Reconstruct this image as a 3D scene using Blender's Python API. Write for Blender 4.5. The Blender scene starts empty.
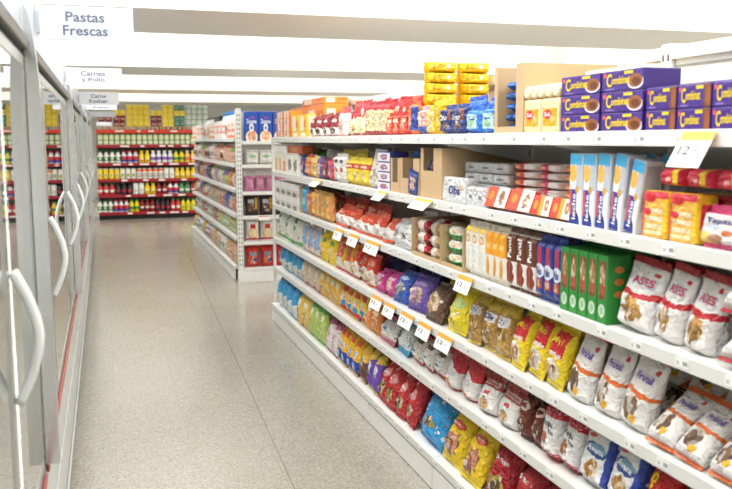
import bpy, bmesh, math, random
from mathutils import Vector, Matrix, Euler, noise
R = random.Random(11)
SC = bpy.context.scene
COL = SC.collection
PI = math.pi
rad = math.radians

# ------------------------------------------------------------------ camera
F, YAW, PIT, ROL, CH = 832.05, 0.3036, 0.1254, -0.0031, 1.6771
cy, sy, cp, sp = math.cos(YAW), math.sin(YAW), math.cos(PIT), math.sin(PIT)
FW = Vector((sy*cp, cy*cp, -sp)); RT = Vector((cy, -sy, 0)); UP = RT.cross(FW)
r2 = RT*math.cos(ROL)+UP*math.sin(ROL); u2 = UP*math.cos(ROL)-RT*math.sin(ROL)
cam = bpy.data.cameras.new('camera'); co = bpy.data.objects.new('camera', cam); COL.objects.link(co)
m = Matrix((r2, u2, -FW)).transposed().to_4x4(); m.translation = (0, 0, CH); co.matrix_world = m
cam.sensor_width = 36; cam.lens = F*36/732; cam.clip_start = .05
cam.dof.use_dof = True; cam.dof.focus_distance = 4.3; cam.dof.aperture_fstop = cam.lens/1000/0.0105
SC.camera = co
SC.cycles.caustics_reflective = False; SC.cycles.caustics_refractive = False
SC.view_settings.view_transform = 'Standard'; SC.view_settings.look = 'None'
SC.view_settings.gamma = 1; SC.view_settings.use_curve_mapping = False
SC.view_settings.exposure = -0.2

def Yat(px, X, Z):                       # distance along the aisle of a column on a plane X
    k = px-366; dz = Z-CH
    return -((X*r2.x+dz*r2.z)*F-k*(X*FW.x+dz*FW.z))/(F*r2.y-k*FW.y)
def Xat(px, Y, Z):
    k = px-366; dz = Z-CH
    return -((Y*r2.y+dz*r2.z)*F-k*(Y*FW.y+dz*FW.z))/(F*r2.x-k*FW.x)
def Zat(py, X, Y):
    k = 244.5-py
    return CH-((X*u2.x+Y*u2.y)*F-k*(X*FW.x+Y*FW.y))/(F*u2.z-k*FW.z)

# ------------------------------------------------------------------ materials
def lin(c):
    if isinstance(c, str):
        c = [int(c[i:i+2], 16)/255 for i in (0, 2, 4)]
    return tuple((x/12.92 if x <= .04045 else ((x+.055)/1.055)**2.4) for x in c)+(1,)
MC = {}
def newmat(name):
    mt = bpy.data.materials.new(name); mt.use_nodes = True
    nt = mt.node_tree; return mt, nt, nt.nodes['Principled BSDF']
def plain(c, rough=.5, metal=0, noisy=0, spec=.5):
    k = ('p', c, rough, metal, noisy)
    if k in MC: return MC[k]
    mt, nt, b = newmat('plain_'+str(c)); b.inputs['Base Color'].default_value = lin(c)
    b.inputs['Roughness'].default_value = rough; b.inputs['Metallic'].default_value = metal
    b.inputs['Specular IOR Level'].default_value = spec
    if noisy:
        n = nt.nodes.new('ShaderNodeTexNoise'); n.inputs['Scale'].default_value = 30; n.inputs['Detail'].default_value = 5
        tc = nt.nodes.new('ShaderNodeTexCoord'); nt.links.new(tc.outputs['Object'], n.inputs['Vector'])
        bu = nt.nodes.new('ShaderNodeBump'); bu.inputs['Strength'].default_value = noisy; bu.inputs['Distance'].default_value = .004
        nt.links.new(n.outputs['Fac'], bu.inputs['Height']); nt.links.new(bu.outputs['Normal'], b.inputs['Normal'])
    MC[k] = mt; return mt

class NB:
    def __init__(s, nt): s.nt = nt; s.L = nt.links
    def n(s, t, **kw):
        x = s.nt.nodes.new(t)
        for a, b in kw.items(): setattr(x, a, b)
        return x
    def ma(s, op, a, b=None, c=None):
        x = s.n('ShaderNodeMath', operation=op)
        for i, v in enumerate((a, b, c)):
            if v is None: continue
            if isinstance(v, (int, float)): x.inputs[i].default_value = v
            else: s.L.new(v, x.inputs[i])
        return x.outputs[0]
    def vm(s, op, a, b=None):
        x = s.n('ShaderNodeVectorMath', operation=op)
        for i, v in enumerate((a, b)):
            if v is None: continue
            if isinstance(v, (tuple, list)): x.inputs[i].default_value = v
            else: s.L.new(v, x.inputs[i])
        return x.outputs['Value'] if op == 'LENGTH' else x.outputs[0]
    def mix(s, f, a, b):
        x = s.n('ShaderNodeMix', data_type='RGBA')
        if isinstance(f, (int, float)): x.inputs[0].default_value = f
        else: s.L.new(f, x.inputs[0])
        for i, v in ((6, a), (7, b)):
            if isinstance(v, tuple): x.inputs[i].default_value = v
            else: s.L.new(v, x.inputs[i])
        return x.outputs[2]

def pm(base, ops=(), rough=.3, wr=.8, asp=1.0):
    """printed packaging: flat artwork laid out over the pack's own UV"""
    key = ('pm', base, repr(ops), rough, wr, asp)
    if key in MC: return MC[key]
    mt, nt, b = newmat('print'); nb = NB(nt)
    uv = nb.n('ShaderNodeTexCoord').outputs['UV']
    rnd = nb.n('ShaderNodeObjectInfo').outputs['Random']
    if wr >= .7:                            # film is creased, so its print lies unevenly
        wz = nb.n('ShaderNodeTexNoise'); wz.inputs['Scale'].default_value = 7; wz.inputs['Detail'].default_value = 2
        nb.L.new(nb.vm('ADD', uv, rnd), wz.inputs['Vector'])
        off = nb.vm('MULTIPLY', nb.vm('SUBTRACT', wz.outputs['Color'], (.5, .5, 0)), (.11, .11, 0))
        uv = nb.vm('ADD', uv, off)
    col = lin(base)
    wob = None
    for o in ops:
        k = o[0]
        if k in 'rR':
            _, u0, v0, u1, v1, c = o
            d = nb.vm('SUBTRACT', uv, ((u0+u1)/2, (v0+v1)/2, 0))
            d = nb.vm('MULTIPLY', d, (2/(u1-u0), 2/(v1-v0), 0)); d = nb.vm('ABSOLUTE', d)
            sx = nb.n('ShaderNodeSeparateXYZ'); nb.L.new(d, sx.inputs[0])
            mk = nb.ma('LESS_THAN', nb.ma('MAXIMUM', sx.outputs[0], sx.outputs[1]), 1.0)
            col = nb.mix(mk, col, lin(c))
        elif k == 'e':
            _, u, v, ru, rv, c = o
            d = nb.vm('MULTIPLY', nb.vm('SUBTRACT', uv, (u, v, 0)), (1/ru, 1/rv, 0))
            col = nb.mix(nb.ma('LESS_THAN', nb.vm('LENGTH', d), 1.0), col, lin(c))
        elif k == 'w':                     # everything above a waving line
            _, v0, amp, fr, ph, c = o
            sx = nb.n('ShaderNodeSeparateXYZ'); nb.L.new(uv, sx.inputs[0])
            wv = nb.ma('MULTIPLY', nb.ma('SINE', nb.ma('MULTIPLY_ADD', sx.outputs[0], fr, ph)), amp)
            col = nb.mix(nb.ma('GREATER_THAN', nb.ma('SUBTRACT', sx.outputs[1], wv), v0), col, lin(c))
        elif k in 'cm':                    # c: a heap of biscuits inside an ellipse; m: a mosaic over all
            if k == 'c': _, u, v, ru, rv, sc, ca, cb = o
            else: _, sc, thr, ca, cb = o
            vo = nb.n('ShaderNodeTexVoronoi', voronoi_dimensions='4D')
            nb.L.new(nb.vm('MULTIPLY', uv, (sc*1.7*asp, sc*1.7, 0)), vo.inputs['Vector'])
            vo.inputs['Scale'].default_value = 1
            nb.L.new(nb.ma('MULTIPLY', rnd, 20), vo.inputs['W'])
            sx = nb.n('ShaderNodeSeparateXYZ'); nb.L.new(vo.outputs['Color'], sx.inputs[0])
            cc = nb.mix(sx.outputs[0], lin(ca), lin(cb))
            cc = nb.mix(nb.ma('MULTIPLY', nb.ma('GREATER_THAN', sx.outputs[1], .72), .6), cc, lin('f2ece0'))
            cc = nb.mix(nb.ma('MULTIPLY', nb.ma('LESS_THAN', sx.outputs[2], .22), .55), cc, lin('4a3226'))
            if k == 'c':
                d = nb.vm('LENGTH', nb.vm('MULTIPLY', nb.vm('SUBTRACT', uv, (u, v, 0)), (1/ru, 1/rv, 0)))
                dd = nb.ma('ADD', d, nb.ma('MULTIPLY', vo.outputs['Distance'], .5))
                mk = nb.ma('LESS_THAN', dd, 1.0)
            else:
                mk = nb.ma('LESS_THAN', vo.outputs['Distance'], thr)
            col = nb.mix(mk, col, cc)
    if isinstance(col, tuple): b.inputs['Base Color'].default_value = col
    else: nb.L.new(col, b.inputs['Base Color'])
    b.inputs['Roughness'].default_value = rough
    if wr:
        tc = nb.n('ShaderNodeTexCoord').outputs['Object']
        nz = nb.n('ShaderNodeTexNoise'); nz.inputs['Scale'].default_value = 26; nz.inputs['Detail'].default_value = 3
        nz.inputs['Distortion'].default_value = 1.2
        nb.L.new(tc, nz.inputs['Vector'])
        bu = nb.n('ShaderNodeBump'); bu.inputs['Strength'].default_value = min(1, wr*1.2); bu.inputs['Distance'].default_value = .03
        nb.L.new(nz.outputs['Fac'], bu.inputs['Height']); nb.L.new(bu.outputs['Normal'], b.inputs['Normal'])
    MC[key] = mt; return mt

WHITE = plain('efefec', .45); OFFW = plain('e6e6e3', .5); STEEL = plain('b9bcbc', .28, .9); GREY = plain('8d9092', .5)
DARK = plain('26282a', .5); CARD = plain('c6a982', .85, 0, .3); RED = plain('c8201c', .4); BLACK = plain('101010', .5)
SHELFW = plain('e4e4e1', .42)

# ------------------------------------------------------------------ mesh helpers
def finish(bm, name, mats, smooth=False):
    me = bpy.data.meshes.new(name); bm.to_mesh(me); bm.free()
    for x in (mats if isinstance(mats, (list, tuple)) else [mats]): me.materials.append(x)
    if smooth:
        for p in me.polygons: p.use_smooth = True
    return me
def bx(bm, x0, y0, z0, x1, y1, z1, mi=0, bev=0):
    r = bmesh.ops.create_cube(bm, size=1)
    for v in r['verts']:
        v.co = Vector(((x0+x1)/2+v.co.x*(x1-x0), (y0+y1)/2+v.co.y*(y1-y0), (z0+z1)/2+v.co.z*(z1-z0)))
    fs = {f for v in r['verts'] for f in v.link_faces}
    for f in fs: f.material_index = mi
    if bev:
        es = list({e for v in r['verts'] for e in v.link_edges})
        bmesh.ops.bevel(bm, geom=es, offset=bev, segments=2, profile=.6, affect='EDGES')
def obj(name, me, parent=None, loc=(0, 0, 0), rot=(0, 0, 0)):
    o = bpy.data.objects.new(name, me); COL.objects.link(o); o.location = loc; o.rotation_euler = rot
    if parent: o.parent = parent
    return o
def tag(o, label, cat, group=None, kind=None):
    if label: o['label'] = label
    if cat: o['category'] = cat
    if group: o['group'] = group
    if kind: o['kind'] = kind
    return o
def empty(name, loc=(0, 0, 0), rz=0):
    o = bpy.data.objects.new(name, None); COL.objects.link(o); o.location = loc; o.rotation_euler = (0, 0, rz)
    o.empty_display_size = .1; return o
def boxes(name, bs, mat, parent=None, bev=0, loc=(0, 0, 0)):
    bm = bmesh.new()
    for b in bs: bx(bm, *b[:6], (b[6] if len(b) > 6 else 0), bev)
    return obj(name, finish(bm, name, mat), parent, loc)
def lathe(bm, prof, seg=18, cx=0, cyy=0, mi=0):
    rings = []
    for r, z in prof:
        rings.append([bm.verts.new((cx+r*math.cos(2*PI*i/seg), cyy+r*math.sin(2*PI*i/seg), z)) for i in range(seg)])
    uvl = bm.loops.layers.uv.verify()
    z0, z1 = prof[0][1], prof[-1][1]
    for a, b in zip(rings, rings[1:]):
        for i in range(seg):
            f = bm.faces.new((a[i], a[(i+1) % seg], b[(i+1) % seg], b[i])); f.material_index = mi; f.smooth = True
            for l in f.loops:
                c = l.vert.co
                l[uvl].uv = (.5+(c.x-cx)/(2*max(p[0] for p in prof)), (c.z-z0)/max(z1-z0, 1e-6))
    for rg, rev in ((rings[0], True), (rings[-1], False)):
        f = bm.faces.new(rg[::-1] if rev else rg); f.material_index = mi

TXT = {}
def textmesh2d(s, bold=.02, shear=0):
    k = (s, bold, shear)
    if k not in TXT:
        cu = bpy.data.curves.new('t', 'FONT'); cu.body = s; cu.offset = bold; cu.shear = shear; cu.align_x = 'CENTER'
        cu.resolution_u = 3
        o = bpy.data.objects.new('t', cu); COL.objects.link(o)
        dg = bpy.context.evaluated_depsgraph_get()
        me = bpy.data.meshes.new_from_object(o.evaluated_get(dg))
        vs = [(v.co.x, v.co.y) for v in me.vertices]; fs = [tuple(p.vertices) for p in me.polygons]
        bpy.data.meshes.remove(me); bpy.data.objects.remove(o)
        x0, x1 = min(v[0] for v in vs), max(v[0] for v in vs); y0, y1 = min(v[1] for v in vs), max(v[1] for v in vs)
        TXT[k] = ([((a-x0)/(x1-x0), (b-y0)/(y1-y0)) for a, b in vs], fs)
    return TXT[k]
def lettering(fn, items):
    """fn(u,v)->(x,y,z) on the front of a pack; items: (string,u0,v0,u1,v1,material[,quarter turn])"""
    me = bpy.data.meshes.new('lettering'); V = []; Fs = []; mi = []; mats = []
    for it in items:
        s, u0, v0, u1, v1, mat = it[:6]; turn = it[6] if len(it) > 6 else 0
        vs, fs = textmesh2d(s); off = len(V)
        if mat not in mats: mats.append(mat)
        for a, b in vs:
            if turn: a, b = 1-b, a
            V.append(fn(u0+(u1-u0)*a, v0+(v1-v0)*b))
        Fs += [tuple(i+off for i in f) for f in fs]; mi += [mats.index(mat)]*len(fs)
    me.from_pydata(V, [], Fs)
    for x in mats: me.materials.append(x)
    for p, i in zip(me.polygons, mi): p.material_index = i
    me.update(); return me

# ------------------------------------------------------------------ packs: each returns [(part name, mesh)], first is the pack itself
def bag(w, d, h, mat, seal, style='pillow', seed=0, lump=.12, text=(), bottom=True, sealh=.018, horiz=False):
    nu, nv = 17, 21
    hb = h-sealh-(sealh*.6 if bottom else 0); z0 = sealh*.6 if bottom else 0
    def T(u, v):
        a = abs(u)
        if style == 'stand':
            pu = max(0, 1-a**3.2)**.5
            pv = (max(0, (1-v))/.62)**.75 if v > .38 else 1.0
            if v < .07: pv *= .55+.45*(v/.07)**.5
        elif style == 'flow':
            pu = max(0, 1-a**6)**.5
            e = min(v, 1-v)/.09; pv = 1 if e > 1 else .12+.88*e**.55
        else:
            pu = max(0, 1-a**2.4)**.6; pv = max(0, 1-abs(2*v-1)**2.6)**.6
        n = noise.noise(Vector((u*2.6+seed*7.3, v*3.6, seed*3.1)))+.6*noise.noise(Vector((u*6+seed, v*7, seed*1.7)))
        n += .35*noise.noise(Vector((u*13+seed, v*15, seed*2.3)))
        return max(.0015, d/2*pu*pv*(1+lump*2.4*n*(1 if pu*pv > .1 else 0)))
    def sx(u, v):
        s = 1.0
        if style == 'pillow': s = .97-.10*math.sin(PI*v)*abs(u)+.03*noise.noise(Vector((u*3, v*5, seed+.5)))
        elif style == 'stand': s = .90+.10*(v**1.5)+.03*noise.noise(Vector((u*3, v*5, seed+.5)))
        return w/2*u*s
    def fr(u, v):                          # 0..1 coordinates, slightly proud of the film
        if horiz: u, v = 1-v, u
        a = u*2-1
        p = (sx(a, v), -T(a, v)-.0018, z0+hb*v)
        return (p[2]-h/2, p[1], w/2-p[0]) if horiz else p
    bm = bmesh.new(); uvl = bm.loops.layers.uv.verify(); rings = []
    us = [math.sin(PI/2*(-1+2*i/(nu-1))) for i in range(nu)]
    for j in range(nv):
        v = j/(nv-1); ring = []
        for u in us: ring.append((bm.verts.new((sx(u, v), -T(u, v), z0+hb*v)), (u+1)/2, v))
        for u in us[::-1][1:-1]: ring.append((bm.verts.new((sx(u, v), T(u, v)*.92, z0+hb*v)), (u+1)/2, v))
        rings.append(ring)
    n = len(rings[0])
    for a, b in zip(rings, rings[1:]):
        for i in range(n):
            q = (a[i], a[(i+1) % n], b[(i+1) % n], b[i])
            f = bm.faces.new([x[0] for x in q]); f.smooth = True
            for l, x in zip(f.loops, q): l[uvl].uv = (x[2], 1-x[1]) if horiz else (x[1], x[2])
    bm.faces.new([x[0] for x in rings[0]][::-1]); bm.faces.new([x[0] for x in rings[-1]])
    def fix(bm):
        if horiz:
            for v in bm.verts: v.co = Vector((v.co.z-h/2, v.co.y, w/2-v.co.x))
    fix(bm); parts = [('body', finish(bm, 'pack_body', mat))]
    def strip(zb, zt, hw, nm):
        b2 = bmesh.new(); k = 12; rows = []
        for s in (-1, 1):
            for jj, z in enumerate((zb, zt)):
                rows.append([b2.verts.new((hw*(-1+2*i/k), s*.0012+(.0035*noise.noise(Vector((i*.6, seed, jj)))*jj),
                             z+(.0022*(i % 2)*(1 if zt > zb else -1) if jj else 0))) for i in range(k+1)])
        for a, b in ((0, 1), (1, 3), (3, 2), (2, 0)):
            for i in range(k): b2.faces.new((rows[a][i], rows[a][i+1], rows[b][i+1], rows[b][i]))
        for i in (0, k): b2.faces.new((rows[0][i], rows[1][i], rows[3][i], rows[2][i]))
        bmesh.ops.recalc_face_normals(b2, faces=b2.faces); fix(b2)
        return (nm, finish(b2, nm, seal))
    parts.append(strip(z0+hb-.002, h, w/2*.97, 'end_seal' if horiz else 'top_seal'))
    if bottom: parts.append(strip(z0+.002, 0, w/2*.95, 'end_seal' if horiz else 'bottom_seal'))
    if text: parts.append(('lettering', lettering(fr, text)))
    return parts
def carton(w, d, h, front, side=None, top=None, bev=.003, text=(), flap=None):
    bm = bmesh.new(); bx(bm, -w/2, -d/2, 0, w/2, d/2, h, 0, bev)
    uvl = bm.loops.layers.uv.verify(); bm.normal_update()
    for f in bm.faces:
        nrm = f.normal; ax = max(range(3), key=lambda i: abs(nrm[i])); f.material_index = (1, 0, 2)[ax]
        for l in f.loops:
            c = l.vert.co
            l[uvl].uv = ((c.x/w+.5, c.z/h) if ax == 1 else (c.y/d+.5, c.z/h) if ax == 0 else (c.x/w+.5, c.y/d+.5))
    ps = [('body', finish(bm, 'carton', [front, side or front, top or side or front]))]
    if flap:                                # glued closing flap on the lid
        b2 = bmesh.new(); bx(b2, -w*.46, -d*.47, h, w*.46, -d*.05, h+.0015); ps.append(('lid_flap', finish(b2, 'lid_flap', flap)))
    if text: ps.append(('lettering', lettering(lambda u, v: ((u-.5)*w, -d/2-.0012, v*h), text)))
    return ps
def tin(w, h, label, lid, neck=.0, text=()):
    r = w/2; bm = bmesh.new()
    if neck:                                # bottle or jar with a shoulder
        lathe(bm, [(r*.92, 0), (r, .01), (r, h*.62), (r*.55, h*.80), (r*neck, h*.86), (r*neck, h*.9)])
        b2 = bmesh.new(); lathe(b2, [(r*neck*1.15, h*.88), (r*neck*1.15, h*.99), (r*neck, h)])
    else:
        lathe(bm, [(r*.95, 0), (r, .006), (r, h*.9), (r*.96, h*.92)])
        b2 = bmesh.new(); lathe(b2, [(r*.98, h*.915), (r*.98, h*.985), (r*.9, h)])
    return [('body', finish(bm, 'tin', label)), ('lid', finish(b2, 'lid', lid))]
def roll(w, h, mat, endm, seed=0):          # sleeve of round crackers with a gathered end
    bm = bmesh.new(); n = 9; pr = [(w*.36, 0)]
    for i in range(n*2): pr.append((w/2*(1-.05*(i % 2)), .01+(h*.86-.01)*i/(n*2-1)))
    pr.append((w*.30, h*.9)); lathe(bm, pr, 16)
    b2 = bmesh.new(); lathe(b2, [(w*.28, h*.895), (w*.12, h*.93), (w*.2, h)], 10)
    return [('body', finish(bm, 'roll', mat)), ('end_twist', finish(b2, 'end_twist', endm))]
def wrap(w, d, h, mat, endm, seed=0):       # a round filled biscuit in a crimped wrapper: puffed disc + two fins
    bm = bmesh.new()
    seg = 16
    pr = [(w*.05, 0), (w*.30, .02*h), (w*.42, .3*h), (w*.42, .7*h), (w*.3, .96*h), (w*.05, h)]
    lathe(bm, pr, seg)
    for v in bm.verts:
        v.co.y *= d/w*1.1; v.co += Vector((0, 0, .05*h*noise.noise(v.co*40+Vector((seed*5, 0, 0)))))
    for v in bm.verts: v.co.z = max(v.co.z, 0)
    b2 = []
    for s in (-1, 1):
        b = bmesh.new(); bx(b, s*w*.38, -d*.33, h*.44, s*w*.5, d*.33, h*.50)
        b2.append(('end_seal', finish(b, 'end_seal', endm)))
    return [('body', finish(bm, 'wrap', mat))]+b2

# ------------------------------------------------------------------ placing packs
def bounds(mes, M):
    xs = [M @ v.co for me in mes for v in me.vertices]
    return (min(p.x for p in xs), max(p.x for p in xs), min(p.y for p in xs), max(p.y for p in xs), min(p.z for p in xs), max(p.z for p in xs))
BC = {}
def put(parts, name, anchor, rz, lean=0, rollr=0, label='', cat='', group=None, yaw=0):
    """anchor: world point under the middle of the pack's front; rz turns local -y to the shopper's side"""
    E3 = Euler((rad(-lean), rad(rollr), 0)).to_matrix()
    key = (parts[0][1].name, lean, rollr)
    if key not in BC: BC[key] = bounds([q[1] for q in parts], E3)
    x0, x1, y0, y1, z0, z1 = BC[key]
    c, s = math.cos(rz), math.sin(rz); lx, ly = -(x0+x1)/2, -y0
    loc = (anchor[0]+c*lx-s*ly, anchor[1]+s*lx+c*ly, anchor[2]-z0+.0005)
    root = obj(name, parts[0][1], None, loc, (rad(-lean), rad(rollr), rz+rad(yaw)))
    tag(root, label, cat, group)
    for pn, me in parts[1:]: obj(pn, me, root)
    return root, z1-z0, y1-y0
ORD = ['first', 'second', 'third', 'fourth', 'fifth', 'sixth', 'seventh', 'eighth', 'ninth', 'tenth', 'eleventh', 'twelfth',
       'thirteenth', 'fourteenth', 'fifteenth', 'sixteenth', 'seventeenth', 'eighteenth', 'nineteenth', 'twentieth']
SZ = [1.693, 1.390, 1.090, .782, .507, .166]
SN = ['top shelf', 'second shelf', 'third shelf', 'fourth shelf', 'fifth shelf', 'bottom shelf']
WHERE = "of right gondola"
LAYER = ['lowest of stack', 'second layer up', 'third layer up', 'fourth layer up', 'fifth layer up', 'sixth layer up', 'seventh layer up', 'eighth layer up']
XF = 1.497
def fit(desc, ph, place):
    v = [', '.join([desc]+ph+[place])]
    p2 = [p.replace(' of stack', '').replace(' layer', '') for p in ph]
    v.append(', '.join([desc]+p2+[place])); v.append(', '.join([desc]+p2+[place.split(' of ')[0]]))
    p3 = [p.replace(' of its kind', '').replace('row ', '').replace(' row', '') for p in p2]
    v.append(', '.join([desc]+p3+[place.split(' of ')[0]]))
    for x in v:
        if len(x.split()) <= 16: return x
    return v[-1]
def run(desc, name, cat, s, p0, p1, n, mk, t=None, h=.2, d=.06, X0=None, rows=1, stack=1, lean=0, rolls=None, gap=.95, z0=0, nvar=2, jl=0, jy=0, rowgap=.022, skip=(), note=''):
    """a row of equal packs on a shelf of the right gondola between two columns of the photo; t: row of the photo where their tops end"""
    X0 = X0 or XF
    zb = SZ[s]+z0
    ya, yb = Yat(p0, X0, zb), Yat(p1, X0, zb)
    pitch = (ya-yb)/n; w = pitch*(gap-(.03 if cat == 'bag' else 0))
    if t is not None:
        for _ in range(4):
            hh = Zat(t, X0+d*.5+h*stack*math.sin(rad(lean)), (ya+yb)/2)-zb
            h = hh/stack/math.cos(rad(lean))
    if s:                                   # keep clear of the board above
        room_ = SZ[s-1]-(.062 if s == 1 else .052)-zb; h = min(h, room_/stack/math.cos(rad(max(lean-8, 0)))-(.0015*stack))
    if lean < 40 and not stack > 1:         # columns were read half-way up the packs
        xm, zm = X0+.5*h*math.sin(rad(lean)), zb+.45*h
        ya, yb = Yat(p0, xm, zm), Yat(p1, xm, zm)
        pitch = (ya-yb)/n; w = pitch*(gap-(.06 if cat == 'bag' else 0))
    vs = [mk(w, d, h, i+R.random()*5) for i in range(nvar)]
    vs_i = 0
    for r in range(rows):
        for i in range(n):
            z = zb
            for k in range(stack):
                if (r, i, k) in skip: continue
                Y = ya-pitch*(i+.5)
                ph = []
                if n > 1: ph.append(ORD[i]+' from left')
                if rows > 1: ph.append('front row' if r == 0 else 'row behind' if rows == 2 else ORD[r]+' row back')
                if stack > 1: ph.append(LAYER[k])
                lab = fit(desc, ph, SN[s]+' '+WHERE)
                P = vs[vs_i % nvar]; vs_i += 1
                ln = lean+(R.uniform(-jl, jl) if jl else 0)
                loose = cat == 'bag' and stack == 1
                rl = (rolls[i] if rolls else 0)+(R.uniform(-3, 3) if loose else 0)
                if loose: ln += R.uniform(-3, 3)
                yw = R.uniform(-5, 5) if loose else (R.uniform(-jy, jy) if jy else 0)
                o, hh, dd = put(P, name, (X0+r*(d+rowgap)+(R.uniform(0, .012) if loose else 0), Y, z), -PI/2, ln, rl, lab, cat,
                                f'{desc} packs on the {SN[s]}', yw)
                if loose: o.scale.z = R.uniform(.93, 1.0)
                z += hh+.001
                top_ = z
    return top_-SZ[s]
            
# ------------------------------------------------------------------ room
LE = 118
def room():
    mt, nt, b = newmat('terrazzo'); nb = NB(nt)
    tc = nb.n('ShaderNodeTexCoord').outputs['Object']
    n1 = nb.n('ShaderNodeTexNoise'); n1.inputs['Scale'].default_value = 110; n1.inputs['Detail'].default_value = 6; n1.inputs['Roughness'].default_value = .75
    nb.L.new(tc, n1.inputs['Vector'])
    vo = nb.n('ShaderNodeTexVoronoi'); vo.inputs['Scale'].default_value = 130; nb.L.new(tc, vo.inputs['Vector'])
    rp = nb.n('ShaderNodeValToRGB'); nb.L.new(n1.outputs['Fac'], rp.inputs[0])
    e = rp.color_ramp.elements; e[0].position = .3; e[0].color = lin('969186'); e[1].position = .68; e[1].color = lin('aaa599')
    sx = nb.n('ShaderNodeSeparateXYZ'); nb.L.new(vo.outputs['Color'], sx.inputs[0])
    col = nb.mix(nb.ma('MULTIPLY', nb.ma('GREATER_THAN', sx.outputs[0], .8), .45), rp.outputs[0], lin('6c675e'))
    col = nb.mix(nb.ma('MULTIPLY', nb.ma('GREATER_THAN', sx.outputs[1], .85), .5), col, lin('c5bfb3'))
    n2 = nb.n('ShaderNodeTexNoise'); n2.inputs['Scale'].default_value = 1.3; nb.L.new(tc, n2.inputs['Vector'])
    br = nb.n('ShaderNodeTexBrick'); br.offset = 0; br.inputs['Scale'].default_value = 1
    br.inputs['Brick Width'].default_value = .4; br.inputs['Row Height'].default_value = .4; br.inputs['Mortar Size'].default_value = .0022
    nb.L.new(tc, br.inputs['Vector'])
    br.inputs['Color1'].default_value = (1, 1, 1, 1); br.inputs['Color2'].default_value = (.96, .96, .96, 1); br.inputs['Mortar'].default_value = (.86, .86, .86, 1)
    mx = nb.n('ShaderNodeMix', data_type='RGBA', blend_type='MULTIPLY'); mx.inputs[0].default_value = 1
    nb.L.new(col, mx.inputs[6]); nb.L.new(br.outputs['Color'], mx.inputs[7])
    sp = nb.n('ShaderNodeSeparateXYZ'); nb.L.new(tc, sp.inputs[0])
    jx = nb.ma('ABSOLUTE', nb.ma('SUBTRACT', nb.ma('MULTIPLY_ADD', sp.outputs[1], -.037, 1.0), nb.ma('MULTIPLY_ADD', sp.outputs[0], -1.0, 1.678)))
    fin_ = nb.mix(nb.ma('MULTIPLY', nb.ma('LESS_THAN', jx, .003), .55), mx.outputs[2], lin('4c4841'))
    nb.L.new(fin_, b.inputs['Base Color'])
    nb.L.new(nb.ma('MULTIPLY_ADD', n2.outputs['Fac'], .14, .12), b.inputs['Roughness'])
    o = boxes('floor', [(-3, -4, -.1, 7, 26, 0)], mt); tag(o, 'pale speckled terrazzo tile floor of the aisle', 'floor', None, 'structure')
    wp = plain('f1f0ec', .8)
    for nm, b_, l in (('wall_left', (-1.35, -4, 0, -1.2, 26, 3.85), 'white wall behind the freezers'), ('wall_right', (7, -4, 0, 7.15, 26, 3.85), 'white wall of the far right side'),
                   ('wall_back', (-1.35, 26, 0, 7.15, 26.15, 3.85), 'white rear wall of the shop'), ('wall_front', (-1.35, -4.15, 0, 7.15, -4, 3.85), 'white wall at the shop front')):
        tag(boxes(nm, [b_], wp), l, 'wall', None, 'structure')
    tag(boxes('ceiling', [(-1.35, -4, 3.7, 7.15, 26, 3.85)], wp), 'white ceiling between the wide beams', 'ceiling', None, 'structure')
    bp = plain('eeebe5', .85)
    for y in (-3.85, 6.67, 11.93, 17.19, 22.45):
        tag(boxes('ceiling_beam', [(-1.2, y, 2.67, 7, y+1.51, 3.7)], bp), 'wide white dropped ceiling beam spanning the aisle', 'beam', 'dropped ceiling beams', 'structure')
    for y0 in (-2.34, .33, 2.92, 8.18, 13.44, 18.7):
        for x in (.35, 3.2, 5.6):
            L = bpy.data.lights.new('ceiling_light', 'AREA'); L.shape = 'RECTANGLE'; L.size = 2.2 if x < 1 else 1.6; L.size_y = 3.0 if y0 > 2.9 else 2.2; L.energy = LE*(1.0 if y0 > 2.9 else .8)*(1.0 if x < 1 else .75)
            L.color = (1, .985, .955)
            lo = bpy.data.objects.new('ceiling_light', L); COL.objects.link(lo); lo.location = (x, y0+1.87, 3.66)
    SC.world = bpy.data.worlds.new('world'); SC.world.use_nodes = True
    SC.world.node_tree.nodes['Background'].inputs[0].default_value = (1, 1, 1, 1); SC.world.node_tree.nodes['Background'].inputs[1].default_value = .3
room()

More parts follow.
